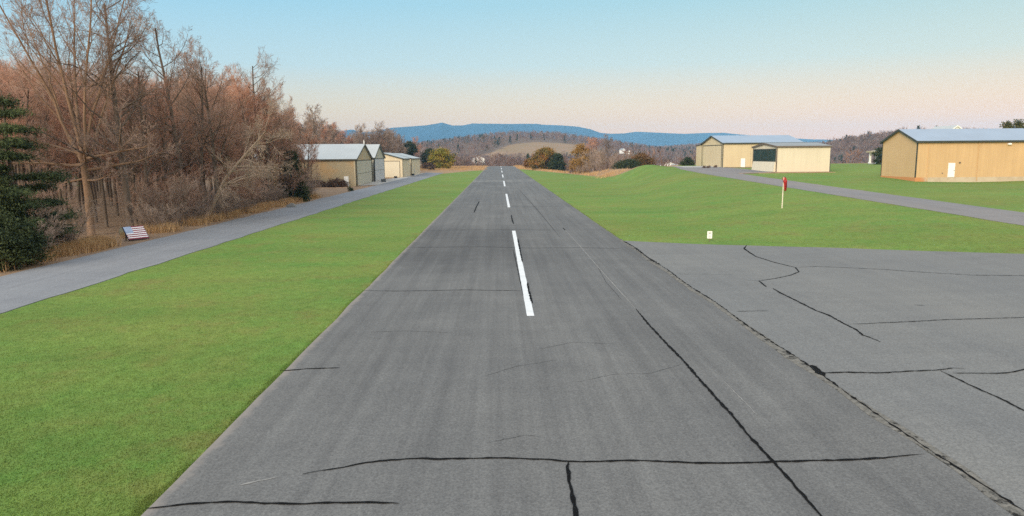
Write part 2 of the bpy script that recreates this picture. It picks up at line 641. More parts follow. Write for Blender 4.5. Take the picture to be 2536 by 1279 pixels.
# apron: from the runway edge to the lawn on the right
ae = [at(1541, 597), at(1700, 605), at(1850, 611), at(2050, 622), at(2280, 636), at(2536, 650), at(2800, 668)]
ae = [(max(p[0], EDR + .02), p[1]) for p in ae]
apron = sheet("apron", [(EDR + .02, 4)] * 1 + [(EDR + .02 + .0 * i, 4) for i in range(1)] + [], [], M_APRON, .02) if False else None
ap_top = ae
ap_bot = [(p[0], 3.0) for p in ae]
apron = sheet("apron", ap_bot, ap_top, M_APRON, .024, jit=.07, nacross=34, seed=3)
jl = [(EDR - .06, 4), (EDR - .06, 30), (EDR - .08, 52)]
jr = [(EDR + .12, 4), (EDR + .17, 30), (EDR + .16, 52)]
sheet("crumbled_joint", jl, jr, M_JOINT, .038, parent=apron, jit=.07, nacross=2, seed=5)
jr_ = random.Random(12)
V, F = [], []
yy0 = 9.0
k_ = 0
while yy0 < 51:
    xx0 = EDR + .13 + .05 * math.sin(yy0 * .7) + jr_.uniform(-.025, .025)
    w0 = max(.006, jr_.gauss(.022, .016)) * (1 + 1.2 * (yy0 > 40))
    V += [(xx0 - w0, yy0, .046), (xx0 + w0, yy0, .046)]
    if k_: F.append((2 * k_ - 2, 2 * k_ - 1, 2 * k_ + 1, 2 * k_))
    k_ += 1
    yy0 += jr_.uniform(.08, .22)
MB().add(V, F).build("open_seam", M_TAR, apron)
sheet("road", [(-26.9, 8), (-26.9, 90), (-26.8, 160), (-27.6, 270)], [(-20.55, 8), (-20.55, 90), (-20.4, 160), (-20.2, 262)], M_ROAD, .03, jit=.07, seed=7)
sheet("service_road", [(38.2, 20), (38.2, 90), (38.2, 128), (39, 152), (43, 176)], [(44.6, 20), (44.6, 90), (44.6, 128), (47, 152), (51.5, 176)], M_ROAD2, .04, jit=.06, seed=9)
sheet("hangar_pavement", [(-31.2, 151), (-31.2, 190), (-28.6, 212), (-28.4, 262)], [(-26.8, 158), (-26.8, 190), (-26.8, 212), (-27.4, 262)], M_PAVE, .042, jit=.04, nacross=6, seed=13)
sheet("bare_soil", [(-46, 141), (-38, 141.5), (-31.0, 144)], [(-46, 150.5), (-38, 150), (-29.5, 149.7)], M_DIRT, .025, jit=.2, seed=15)
sheet("bay_pavement", [(43.5, 129.5), (44.5, 150), (45.5, 162)], [(52.6, 133.5), (52.6, 148), (51.8, 163)], M_ROAD2, .052, jit=.04, nacross=8, seed=17)
sheet("concrete_pad", [(43.2, 163), (43.6, 178)], [(51.8, 163), (51.8, 178)], M_PAVE, .07, jit=.05, seed=23)
sheet("mulch_bed", [(52.2, 159.5), (60, 160.0), (70, 160)], [(52.2, 163.8), (60, 163.8), (70, 163.8)], M_MULCH, .064, jit=.2, seed=19)
sheet("bare_verge", [(44.8, 131.2), (52, 132.2), (63.5, 132.5)], [(44.8, 132.4), (52, 134.1), (63.5, 134.2)], M_DIRT, .062, jit=.12, nacross=5, seed=21)

# runway paint, one part per dash
DX = 1.19
for k in range(7):
    y0 = at(1310, 785)[1] + 58.4 * k
    ln = 30.2 if k else at(1271, 573)[1] - y0
    if y0 > 400: break
    w = .145 + .025 * min(k, 3) / 3
    r = random.Random(k)
    V, F = [], []
    m = 60
    for i in range(m + 1):
        yy = y0 + ln * i / m
        V += [(DX - w + r.uniform(-.008, .008), yy, .037), (DX + w + r.uniform(-.008, .008), yy, .037)]
        if i: F.append((2 * i - 2, 2 * i - 1, 2 * i + 1, 2 * i))
    MB().add(V, F).build("centre_line_dash", M_PAINT, runway)


def ribbon(pts, w0, w1, mat, parent, zoff=.044, seed=0, name="crack_seal", taper=True):
    r = random.Random(seed)
    W = [Vector(at(*p)) for p in pts]
    # resample with wander
    P = []
    for i in range(len(W) - 1):
        d = W[i + 1] - W[i]
        m = max(2, int(d.length / .12))
        nrm = Vector((-d.y, d.x)).normalized() if d.length else Vector((0, 0))
        for j in range(m):
            P.append(W[i] + d * j / m + nrm * r.uniform(-.012, .012))
    P.append(W[-1])
    V, F = [], []
    n = len(P)
    for i, p in enumerate(P):
        d = (P[min(i + 1, n - 1)] - P[max(i - 1, 0)]).normalized()
        nr = Vector((-d.y, d.x))
        t = i / (n - 1)
        w = (w0 + (w1 - w0) * t) * r.uniform(.5, 1.2) * .46
        if taper: w *= min(1, .25 + 8 * min(t, 1 - t))
        z = Z(p.x, p.y) + zoff
        V += [(p.x - nr.x * w, p.y - nr.y * w, z), (p.x + nr.x * w, p.y + nr.y * w, z)]
        if i: F.append((2 * i - 2, 2 * i - 1, 2 * i + 1, 2 * i))
    return MB().add(V, F).build(name, mat, parent)


RC = [
    ([(359, 1266), (458, 1254), (521, 1250), (584, 1248), (655, 1252), (734, 1254), (832, 1250), (911, 1250), (988, 1252)], .075, .08, M_TAR),
    ([(749, 1179), (793, 1171), (852, 1162), (907, 1150), (970, 1144), (1029, 1140), (1089, 1141.5), (1207, 1139), (1253, 1138.6), (1306, 1141), (1360, 1143), (1406, 1148), (1484, 1148), (1555, 1145), (1644, 1147.5), (1732, 1151.7), (1821, 1151.7), (1913, 1148.5), (2016, 1145.7), (2100, 1144), (2200, 1138), (2285, 1129)], .085, .09, M_TAR),
    ([(1406, 1149), (1406, 1160), (1409, 1197), (1416, 1222), (1422, 1257), (1426, 1290), (1430, 1330)], .085, .10, M_TAR),
    ([(1575, 768), (1605, 805), (1630, 832), (1656, 860), (1697, 902), (1732, 943), (1775, 991), (1814, 1034), (1849, 1078), (1913, 1146), (1963, 1202), (1998, 1243), (2030, 1279), (2070, 1325)], .10, .095, M_TAR),
    ([(697, 922), (760, 917), (842, 914)], .07, .06, M_TAR),
    ([(900, 722), (985, 723), (1060, 722), (1150, 720), (1288, 722)], .11, .12, M_TAR2),
    ([(1000, 615), (1100, 613.5), (1200, 613), (1320, 616), (1430, 615), (1535, 617)], .12, .12, M_TAR2),
    ([(1050, 572), (1200, 570), (1372, 571)], .09, .09, M_TAR2),
    ([(1190, 514), (1300, 513), (1400, 514)], .10, .10, M_TAR2),
    ([(1187, 500), (1180, 513), (1174, 528)], .16, .16, M_TAR),
    ([(1266, 534), (1269, 548), (1272, 556)], .13, .13, M_TAR),
    ([(1394, 566), (1400, 572)], .10, .10, M_TAR),
    ([(1282, 592), (1288, 622), (1294, 652)], .13, .10, M_TAR),
    ([(1306, 702), (1310, 725), (1318, 754)], .12, .10, M_TAR),
    ([(1271, 620), (1281, 665), (1296, 735)], .035, .035, M_TAR),
]
M_PALE = plain("pale_scuff", (.23, .228, .22), .95, .2, 3, .1)
RC += [([(1395, 566), (1437, 612), (1480, 662), (1530, 718), (1574, 767)], .05, .05, M_PALE), ([(1790, 945), (1835, 990), (1880, 1037)], .03, .02, M_PALE),
       ([(595, 1206), (640, 1196), (690, 1186)], .10, .04, M_PALE), ([(1285, 470), (1330, 520), (1388, 590)], .06, .05, M_TAR2),
       ([(1480, 662), (1500, 700), (1540, 745)], .02, .02, M_TAR2), ([(1430, 950), (1520, 930), (1610, 928), (1690, 905)], .014, .012, M_TAR2),
       ([(1200, 935), (1280, 910), (1380, 895)], .013, .012, M_TAR2), ([(1210, 1100), (1300, 1082), (1340, 1085)], .012, .012, M_TAR2),
       ([(1325, 870), (1420, 850), (1540, 856)], .016, .014, M_TAR2), ([(910, 826), (1000, 822), (1120, 827)], .018, .016, M_TAR2)]
for i, (p, a, b, m) in enumerate(RC):
    ribbon(p, a, b, m, runway, (.034 + .0002 * i) if m in (M_TAR2, M_PALE) else .044 + .0003 * i, seed=i)
AC = [
    ([(1848.6, 610.8), (1842.7, 618.7), (1856, 628), (1872, 638), (1919, 653), (1970, 665.6), (1978.5, 676), (1958, 684), (1919, 692), (1880, 697.7), (1839, 695)], .14, .06, M_TAR),
    ([(1880, 697.7), (1887.7, 704.7), (1897.5, 712.5)], .11, .09, M_TAR),
    ([(1970, 665.6), (2021, 664), (2091, 668), (2181, 674), (2287, 683), (2404, 692), (2536, 696.5), (2640, 702)], .06, .07, M_TAR),
    ([(1913, 716), (1935, 729), (1974, 748), (2021, 772), (2052, 783), (2095, 807), (2122, 820), (2136, 832.6), (2157.6, 839.6), (2180, 850)], .10, .10, M_TAR),
    ([(2099, 806), (2169, 803), (2267, 799), (2345, 795), (2443, 793.5), (2536, 791.5), (2640, 789)], .06, .06, M_TAR),
    ([(2038, 927), (2091, 925), (2181, 927), (2247, 923), (2318, 920), (2361, 915), (2391, 917)], .10, .06, M_TAR),
    ([(2326, 920.6), (2373, 943), (2423, 967), (2482, 993), (2536, 1021), (2600, 1056)], .07, .08, M_TAR),
    ([(2359, 927.6), (2482, 928), (2513, 924.5), (2536, 918), (2620, 912)], .06, .06, M_TAR),
    ([(1672, 681), (1750, 681), (1817, 682)], .04, .03, M_TAR2),
    ([(1823, 774), (1905, 772)], .05, .04, M_TAR2),
    ([(2263, 758.7), (2292, 761)], .05, .05, M_TAR2),
    ([(2010, 908), (2030, 927), (2040, 934)], .22, .30, M_TAR),
]
for i, (p, a, b, m) in enumerate(AC):
    ribbon(p, a, b, m, apron, .042 + .0004 * i, seed=40 + i)

# ------------------------------------------------------------------ buildings


def gable(name, label, cat, o, vdir, depth, length, z0, ze, zrd, wall, roof, trim, over=.3, ridge=.5, group=None, left=None):
    """u runs along the ridge away from the gable front, v across the front from corner o"""
    V = Vector(vdir).normalized()
    U = Vector((-V.y, V.x))
    W = lambda u, v, z: (o[0] + u * U.x + v * V.x, o[1] + u * U.y + v * V.y, z)
    root = empty(name, (0, 0, 0))
    tag(root, label, cat, group)
    b = depth
    rv = b * ridge
    vs = [(0, 0, z0), (0, b, z0), (0, b, ze), (0, rv, zrd), (0, 0, ze)]
    MB().add([W(*p) for p in vs] + [W(length, p[1], p[2]) for p in vs],
             [(0, 1, 2, 3, 4), (9, 8, 7, 6, 5), (0, 5, 6, 1), (1, 6, 7, 2), (4, 9, 5, 0)]).build("wall", wall, root)
    m = MB()
    th = .14
    for side in (0, 1):
        v0, z_0 = (0, ze) if side == 0 else (b, ze)
        run = rv if side == 0 else b - rv
        sl = (zrd - ze) / run
        ve = v0 - over if side == 0 else v0 + over
        zee = z_0 - over * sl
        lift = .012
        q = [(-over, ve, zee + lift), (length + over, ve, zee + lift), (length + over, rv, zrd + lift), (-over, rv, zrd + lift)]
        m.add([W(*p) for p in q] + [W(p[0], p[1], p[2] + th) for p in q],
              [(0, 1, 2, 3), (7, 6, 5, 4), (0, 4, 5, 1), (1, 5, 6, 2), (2, 6, 7, 3), (3, 7, 4, 0)])
    m.build("roof", roof, root)
    # trim: eave fascia, rake boards, corner posts
    t = MB()
    for side in (0, 1):
        v0 = -over - .02 if side == 0 else b + over + .02
        sl = (zrd - ze) / (rv if side == 0 else b - rv)
        zee = ze - over * sl
        k = MB().box(-over - .01, length + over, v0 - .03, v0 + .03, zee - .17, zee + .10)
        t.add(k.V, k.F)
        # rake
        q = [(v0, zee), (rv, zrd)]
        pts = []
        for du in (-over - .07, -over - .012):
            for vv, zz in q:
                pts += [(du, vv, zz - .16), (du, vv, zz + .165)]
        t.add(pts, [(0, 1, 3, 2), (4, 6, 7, 5), (0, 4, 5, 1), (2, 3, 7, 6), (1, 5, 7, 3), (0, 2, 6, 4)])
    for vv in (0, b):
        k = MB().box(-.05, .10, vv - .05 if vv == 0 else vv - .10, vv + .10 if vv == 0 else vv + .05, z0, ze - .02)
        t.add(k.V, k.F)
    t.map(W).build("trim", trim, root)
    return root, W


def patch(root, W, name, mat, u, v, z, proud=.05, side='front', bevel=0):
    m = MB()
    if side == 'front':
        m.box(-proud, .02, v[0], v[1], z[0], z[1])
    else:  # long wall at v=0
        m.box(u[0], u[1], -proud, .02, z[0], z[1])
    return m.map(W).build(name, mat, root, bevel=bevel)


def man_door(root, W, side, a, z0, w=.95, h=2.1, mat=None):
    d = patch(root, W, "door", mat or M_WHITE, (a, a + w), (a, a + w), (z0, z0 + h), .07, side)
    m = MB()
    if side == 'front': m.box(-.12, -.07, a + w - .16, a + w - .06, z0 + .95, z0 + 1.05)
    else: m.box(a + w - .16, a + w - .06, -.12, -.07, z0 + .95, z0 + 1.05)
    m.map(W).build("handle", M_GREYBOX, d)
    return d


def big_door(root, W, v0, v1, z0, z1, mat, panels=3, proud=.06, hz=()):
    d = patch(root, W, "hangar_door", mat, None, (v0, v1), (z0, z1), proud)
    m = MB()
    m.box(-proud - .05, -proud + .01, v0 - .1, v1 + .1, z1, z1 + .16)
    for h in hz:
        m.box(-proud - .03, -proud + .01, v0, v1, h - .03, h + .03)
    for vv in (v0 - .1, v1):
        m.box(-proud - .05, .0, vv, vv + .1, z0, z1)
    m.map(W).build("door_frame", M_TRIMD if mat not in (M_CREAMSH,) else M_TRIMB, d)
    return d


# left row, gable fronts face the runway
h1, W = gable("hangar", "tan metal hangar with grey front and white side door, beside the wood", "hangar",
              (-30.1, 150.2), (-1.2, 26), 25.5, 25, 0, 5.7, 8.95, M_TANW, M_ROOFW, M_TRIMD)
big_door(h1, W, 1.0, 24.5, .12, 5.35, M_GREYDOOR, hz=(2.6,))
man_door(h1, W, 'side', 1.6, .05)
patch(h1, W, "wall_seam", M_TRIMB, (9.2, 9.32), None, (.1, 5.6), .03, 'side')
patch(h1, W, "corner_post", M_TRIMT, (.10, .42), None, (.1, 5.6), .03, 'side')
c0 = W(-.1, 12.75, 9.15)
MB().tube([c0, (c0[0], c0[1], c0[2] + .55), (c0[0], c0[1], c0[2] + .9)], [.12, .10, .03], 6).build("ridge_vent", M_WHITE, h1)

h2, W = gable("hangar", "hangar with blue-grey door front and steep white roof, directly behind the tan one", "hangar",
              (-31.0, 177.5), (.1, 15), 15, 24, 0, 5.95, 9.2, M_GREYDOOR, M_ROOFW, M_TRIMD)
big_door(h2, W, .6, 14.5, .12, 5.6, M_BLUEDOOR, hz=(2.8,))
m = MB().box(-.10, .0, -.4, .35, 0, 5.9)
m.map(W).build("downspout", M_BLACK, h2)

# two low sheds further on: ridge runs along the runway, their near gable faces us
h3, W = gable("hangar_shed", "low cream shed with yellow gable front and roller door, beyond the blue-grey hangar", "hangar",
              (-40.6, 211), (1, 0), 12.2, 16.5, 0, 5.5, 7.2, M_CREAM, M_ROOFW, M_TRIMD)
big_door(h3, W, 6.2, 11.2, .15, 4.75, M_CREAMSH)
h4, W = gable("hangar_shed", "farthest low shed of the left row, with a small side door", "hangar",
              (-40.6, 231), (1, 0), 12.3, 25, 0, 5.45, 7.1, M_CREAM, M_ROOFW, M_TRIMD)
big_door(h4, W, 6.2, 11.2, .15, 4.75, M_CREAMSH)
m = MB().box(6.5, 7.5, 12.30, 12.36, .05, 2.2)
m.map(W).build("door", M_GREYDOOR, h4)

# right group
hA, W = gable("hangar", "buff metal hangar with blue roof at the back of the right group", "hangar",
              (51.9, 164), (0, 1), 17, 18.6, 2.3, 8.66, 10.5, M_BUFF, M_ROOFB, M_TRIMD) if False else (None, None)


def gableX(name, label, cat, x0, x1, y0, y1, *a, **k):
    """gable front on the -X side, ridge along +X: corner at the far end so that u points to +X"""
    return gable(name, label, cat, (x0, y1), (0, -1), y1 - y0, x1 - x0, *a, **k)


def side_patch(root, W, b, name, mat, u, z, proud=.05):
    return MB().box(u[0], u[1], b - .02, b + proud, z[0], z[1]).map(W).build(name, mat, root)


hA, W = gableX("hangar", "buff metal hangar with pale blue roof and lean-to, at the back of the right group", "hangar",
               51.9, 70.3, 164, 181, 2.3, 8.66, 10.45, M_BUFF, M_ROOFB, M_TRIMD)
big_door(hA, W, 1.2, 16.2, 3.02, 8.15, M_BUFF)
dA = side_patch(hA, W, 17, "door", M_WHITE, (4.25, 5.25), (3.0, 5.1), .07)
side_patch(hA, W, 17, "door_frame", M_TRIMT, (4.12, 5.38), (2.95, 5.2), .04)
side_patch(hA, W, 17, "downspout", M_TRIMT, (6.4, 6.55), (2.8, 8.5), .08)
# lean-to on its far side
lt = MB()
q = [(0, -5.2, 2.3), (0, -.1, 2.3), (0, -.1, 8.5), (0, -5.2, 8.2)]
lt.add([W(*p) for p in q] + [W(18.4, p[1], p[2]) for p in q], [(0, 1, 2, 3), (7, 6, 5, 4), (0, 4, 5, 1), (1, 5, 6, 2), (2, 6, 7, 3), (3, 7, 4, 0)])
lt.build("lean_to", M_BUFF, hA)
lr = MB()
q = [(-.2, -5.5, 8.22), (18.6, -5.5, 8.22), (18.6, -.3, 8.54), (-.2, -.3, 8.54)]
lr.add([W(*p) for p in q] + [W(p[0], p[1], p[2] + .14) for p in q], [(0, 1, 2, 3), (7, 6, 5, 4), (0, 4, 5, 1), (1, 5, 6, 2), (2, 6, 7, 3), (3, 7, 4, 0)])
lr.build("lean_to_roof", M_TRIMD, hA)

hB, W = gableX("hangar", "pale cream hangar with dark green glazing over its door, in front of the buff one", "hangar",
               52.7, 62.9, 134, 146.6, 2.0, 7.5, 8.15, M_CREAM2, M_ROOFG, M_TRIMB, over=.2)
dB = MB()
dB.add([W(-.10, .5, 4.75), W(-.10, 12.2, 4.75), W(-.42, 12.2, 2.75), W(-.42, .5, 2.75), W(-.02, .5, 4.75), W(-.02, 12.2, 4.75), W(-.02, 12.2, 2.75), W(-.02, .5, 2.75)],
       [(0, 1, 2, 3), (7, 6, 5, 4), (0, 4, 5, 1), (1, 5, 6, 2), (2, 6, 7, 3), (3, 7, 4, 0)])
dB = dB.build("hangar_door", M_CREAMSH, hB)
gl = patch(hB, W, "glazing", M_GLASS, None, (.5, 12.2), (4.78, 6.95), .05)
fr = MB()
fr.box(-.12, -.055, .4, 12.3, 6.95, 7.12)
fr.box(-.12, -.055, .4, 12.3, 4.64, 4.78)
for vv in (.4, 4.4, 8.3, 12.2): fr.box(-.09, -.055, vv, vv + .10, 4.78, 6.95)
fr.map(W).build("glazing_frame", M_TRIMD, gl)
MB().box(10.22, 10.75, 7.5, 11.8, 2.2, 5.0).map(W).build("side_cabinet", M_GREYBOX, hB, bevel=.03)
side_patch(hB, W, 12.6, "base_strip", M_TRIMB, (0, 10.2), (2.2, 2.72), .03)

hC, W = gableX("hangar", "large ochre metal hangar with blue-grey roof, cut by the edge of the photo", "hangar",
               63.2, 82.4, 106.5, 116.2, 2.45, 7.92, 9.7, M_OCHRE, M_ROOFB, M_TRIMD)
MB().box(-.02, 19.2, -.02, 9.72, 1.2, 2.45).map(W).build("plinth", M_PLINTH, hC)
dC = side_patch(hC, W, 9.7, "door", M_WHITE, (4.95, 5.98), (2.47, 4.6), .06)
MB().box(5.80, 5.90, 9.76, 9.82, 3.4, 3.5).map(W).build("handle", M_GREYBOX, dC)
for u in (1.75, 9.4, 17.2):
    side_patch(hC, W, 9.7, "downspout", M_OCHRE, (u, u + .11), (1.9, 7.8), .10)
lm = MB().box(13.7, 14.2, 9.7, 10.05, 7.25, 7.5).map(W).build("wall_lamp", M_LAMP, hC, bevel=.05)
MB().box(6.55, 6.75, 9.7, 9.88, 4.55, 4.75).map(W).build("wall_lamp", M_TRIMB, hC, bevel=.03)
MB().box(4.05, 4.16, 9.7, 9.77, 3.0, 3.15).map(W).build("socket_box", M_TRIMB, hC)

# houses further off
hs, W = gable("house", "white roofed building whose peak shows over the ochre hangar", "house",
              (128, 205), (1, .12), 10.5, 8.5, 2, 10.4, 13.7, M_WHITE, M_ROOFW, M_WHITE)
hp = empty("porch_pavilion", (0, 0, 0))
tag(hp, "small white porch with square posts on the grass left of the ochre hangar", "porch")
px0, py0 = 99.6, 186
pz = Z(px0 + 2, py0)
MB().box(px0, px0 + 5, py0, py0 + 4, pz - .3, pz + .22).build("floor_slab", M_STONE, hp)
for (a, b) in ((.2, .2), (2.6, .2), (4.6, .2), (.2, 3.6)):
    p = MB().box(px0 + a, px0 + a + .42, py0 + b, py0 + b + .42, pz + .22, pz + 3.1)
    p.box(px0 + a - .1, px0 + a + .52, py0 + b - .1, py0 + b + .52, pz + .22, pz + .55)
    p.build("post", M_WHITE, hp)
q = MB().box(px0 - .5, px0 + 5.5, py0 - .5, py0 + 4.5, pz + 3.1, pz + 3.4)
q.add([(px0 - .6, py0 - .6, pz + 3.4), (px0 + 5.6, py0 - .6, pz + 3.4), (px0 + 5.6, py0 + 4.6, pz + 3.4), (px0 - .6, py0 + 4.6, pz + 3.4), (px0 + 2.5, py0 + 2, pz + 3.75)],
      [(0, 1, 4), (1, 2, 4), (2, 3, 4), (3, 0, 4), (3, 2, 1, 0)])
q.build("roof", M_TRIMT, hp)


def farm_house(name, label, cat, px, d, ztop, w, l, h, wall, roof, rz=0.3):
    x = (px - 1235) / 1745 * d
    z0 = ztop - h
    ca, sa = math.cos(rz), math.sin(rz)
    return gable(name, label, cat, (x, d), (ca, sa), w, l, z0 - 2, z0 + h * .6, z0 + h, wall, roof, M_WHITE)


farm_house("house", "white farmhouse among the bare woods on the far slope, right of the runway end", "house", 1538, 900, 13.6, 4.5, 6, 4.4, M_WHITE, M_ROOFG, .4)
farm_house("house", "small white annex right of the far white farmhouse", "house", 1550, 905, 11.2, 4, 5, 3, M_WHITE, M_ROOFG, -.3)
farm_house("barn", "brown roofed barn low in the valley left of the right-hand hangars", "barn", 1630, 420, 1.5, 12, 13, 6, M_WHITE, M_BROWNROOF, 0.1)
farm_house("house", "pale roofed house in the valley woods behind the yellow-green evergreen", "house", 1176, 640, 5.5, 9, 12, 6, M_WHITE, M_STONE, .2)
farm_house("house", "tiny white house near the top of the far wooded hill", "house", 1385, 1500, 44, 14, 14, 9, M_WHITE, M_ROOFW, .2)
farm_house("house", "small white gabled cottage right of the brown barn in the valley", "house", 1664, 400, .2, 5, 9, 6, M_WHITE, M_ROOFG, .05)

# ------------------------------------------------------------------ small things
# flag board on the verge
def flag():
    c = at(345, 596)
    root = empty("flag_board", (c[0], c[1], Z(*c)), math.radians(56))
    tag(root, "striped flag with blue canton painted on a leaning board by the wood edge", "flag board")
    W_, H_ = 1.55, 1.18
    tilt = math.radians(50)
    def T(u, v, w):  # u across, v up the board, w out of the face
        return (u, v * math.cos(tilt) - w * math.sin(tilt), .14 + v * math.sin(tilt) + w * math.cos(tilt))
    MB().box(-W_ / 2 - .04, W_ / 2 + .04, -.03, H_ + .03, -.06, 0).map(T).build("backing_board", M_FLAGN, root)
    for i in range(13):
        v0 = H_ * i / 13
        u0 = -W_ / 2 if i < 6 else -W_ / 2 + W_ * .38
        th = .03 if i % 2 else .012
        MB().box(u0, W_ / 2, v0 + .002, v0 + H_ / 13 - .002, 0, th).map(T).build("stripe", M_FLAGW if i % 2 else M_FLAGR, root)
    cb = MB().box(-W_ / 2, -W_ / 2 + W_ * .38, H_ * 6 / 13, H_, 0, .025).map(T).build("canton", M_FLAGB, root)
    st = MB()
    for r_ in range(9):
        for k in range(6 if r_ % 2 == 0 else 5):
            cu = -W_ / 2 + W_ * .38 * ((k + .5 + (.5 if r_ % 2 else 0)) / 6)
            cv = H_ * 6 / 13 + H_ * 7 / 13 * (r_ + .5) / 9
            pts = []
            for a in range(10):
                rr = .026 if a % 2 == 0 else .011
                pts.append((cu + rr * math.sin(a * PI / 5), cv + rr * math.cos(a * PI / 5), .028))
            st.add([T(*p) for p in pts] + [T(cu, cv, .028)], [(a, (a + 1) % 10, 10) for a in range(10)])
    st.build("stars", M_FLAGW, cb)
    for s in (-1, 1):
        MB().box(s * .6 - .04, s * .6 + .04, H_ * .62, H_ * .68, 0, .62).map(lambda x, y, z: (x, y, z)).build("leg", M_TRIMB, root)
flag()

c = at(312, 590)
tk = empty("olive_tank", (c[0], c[1] + .5, Z(*c)))
tag(tk, "olive drum lying on its side behind the flag board", "drum")
m = MB()
m.tube([(-.62, 0, .42), (-.55, 0, .42), (.5, 0, .42), (.58, 0, .42)], [.30, .40, .40, .30], 14)
m.build("drum_body", M_OLIVE, tk, smooth=False)
for s_ in (-.4, .3):
    MB().box(s_, s_ + .1, -.3, .3, 0, .12).build("cradle", M_RUST, tk)

def rock(name, label, cat, x, y, sx, sy, sz, mat, seed):
    r = random.Random(seed)
    import bmesh
    bm = bmesh.new()
    bmesh.ops.create_icosphere(bm, subdivisions=3, radius=1)
    off = [Vector((r.uniform(-1, 1), r.uniform(-1, 1), r.uniform(-1, 1))).normalized() for _ in range(9)]
    for v in bm.verts:
        p = v.co.copy()
        for o in off:
            dd = p.dot(o)
            if dd > .72: p -= o * (dd - .72)
        v.co = Vector((p.x * sx, p.y * sy, p.z * sz))
    me = bpy.data.meshes.new(name)
    bm.to_mesh(me); bm.free()
    o = link_mesh(name, me, mat)
    o.location = (x, y, Z(x, y) + sz * .3)
    tag(o, label, cat)
rp = at(722, 514)
rock("boulder", "pale grey boulder at the road edge where the wood ends", "boulder", rp[0], rp[1], .7, .5, .42, M_GREYROCK, 3)

# windsock
wx, wy = 28.3, 70.0
wz = Z(wx, wy)
ws = empty("windsock", (wx, wy, wz))
tag(ws, "limp faded red windsock on a short pale pole in the lawn", "windsock")
MB().tube([(0, 0, -.2), (0.02, 0, 1.6), (.04, 0, 3.1)], [.055, .05, .042], 8).build("pole", M_POLE, ws)
ring = [(.07 + .20 * math.cos(t), -.10 + .08 * math.sin(t), 2.92 + .20 * math.sin(t)) for t in np.linspace(0, 2 * PI, 25)]
MB().tube(ring, [.022] * 25, 6, False).build("hoop", M_RUST, ws)
m = MB()
K = 18
lev = [(0, 1.0, .0), (-.18, .92, .03), (-.42, .75, .06), (-.7, .62, .10), (-.95, .5, .12), (-1.2, .33, .11)]
for li, (dz, s, dx) in enumerate(lev):
    for k in range(K):
        t = 2 * PI * k / K
        fold = 1 + .22 * math.sin(3 * t + li) * (li > 0)
        m.V.append((.07 + dx + .20 * s * fold * math.cos(t), -.12 + (.10 + .05 * (li > 0)) * s * fold * math.sin(t) - .05 * (li > 0), 2.92 + dz + (.20 * math.sin(t) * (1 - li * .45) if li < 2 else 0)))
for li in range(len(lev) - 1):
    for k in range(K):
        k2 = (k + 1) % K
        m.F.append((li * K + k, li * K + k2, (li + 1) * K + k2, (li + 1) * K + k))
sk = m.build("sock", M_RED, ws, smooth=True)
sd = sk.modifiers.new("thickness", 'SOLIDIFY'); sd.thickness = .012
MB().tube([(.16, -.22, 2.62), (.20, -.24, 2.2), (.20, -.22, 1.85)], [.07, .09, .05], 7).build("sock_tail", M_REDD, ws)

# notice on the apron edge
sx, sy = at(1757, 600)
sg = empty("notice_sign", (sx, sy, Z(sx, sy)))
tag(sg, "white rectangular notice on a short post at the apron edge", "sign")
MB().tube([(0, .03, -.1), (0, .03, .75)], [.022, .02], 6).build("post", M_RUST, sg)
pw, ph, pz = .36, .53, .24
cr = []
for (cx, cz, a0) in ((pw / 2 - .05, ph - .05, 0), (-pw / 2 + .05, ph - .05, 90), (-pw / 2 + .05, .05, 180), (pw / 2 - .05, .05, 270)):
    for a in range(0, 91, 30):
        t = math.radians(a0 + a)
        cr.append((cx + .05 * math.cos(t), cz + .05 * math.sin(t)))
k = len(cr)
pn = MB().add([(a, -.012, pz + b) for a, b in cr] + [(a, .006, pz + b) for a, b in cr],
              [tuple(range(k)), tuple(reversed(range(k, 2 * k)))] + [(i, (i + 1) % k, k + (i + 1) % k, k + i) for i in range(k)])
pn = pn.build("panel", M_WHITE, sg)
gl_ = MB()
def stroke(x0, z0, x1, z1, w):
    d = Vector((x1 - x0, z1 - z0)).normalized()
    nx_, nz_ = -d.y * w / 2, d.x * w / 2
    gl_.add([(x0 + nx_, -.016, pz + z0 + nz_), (x0 - nx_, -.016, pz + z0 - nz_), (x1 - nx_, -.016, pz + z1 - nz_), (x1 + nx_, -.016, pz + z1 + nz_)], [(0, 1, 2, 3)])
stroke(-.03, .34, .05, .46, .035); stroke(-.12, .42, .0, .40, .025); stroke(.0, .40, .11, .31, .025); stroke(-.12, .31, -.03, .35, .02); stroke(.09, .45, .12, .37, .018)
stroke(-.08, .20, .09, .20, .022); stroke(-.07, .15, .08, .15, .012); stroke(-.09, .095, .09, .095, .026)
gl_.build("symbol", M_INK, pn)

def crate(label, x, y, s, mat):
    o = empty("storage_box", (x, y, Z(x, y) + .04))
    tag(o, label, "box")
    MB().box(-s, s, -s * .7, s * .7, 0, s * 1.1).build("body", mat, o, bevel=.03)
    MB().box(-s * 1.06, s * 1.06, -s * .76, s * .76, s * 1.1 + .002, s * 1.3).build("lid", mat, o, bevel=.02)
bx = at(980, 442); crate("black box on the ground before the yellow gabled shed", bx[0], bx[1], .42, M_BLACK)
bx = at(1025, 433); crate("black box between the two low cream sheds", -27.7, 229, .45, M_BLACK)
bx = at(950, 451.5); crate("grey box beside the far corner of the blue-grey hangar", bx[0], bx[1], .55, M_GREYBOX)

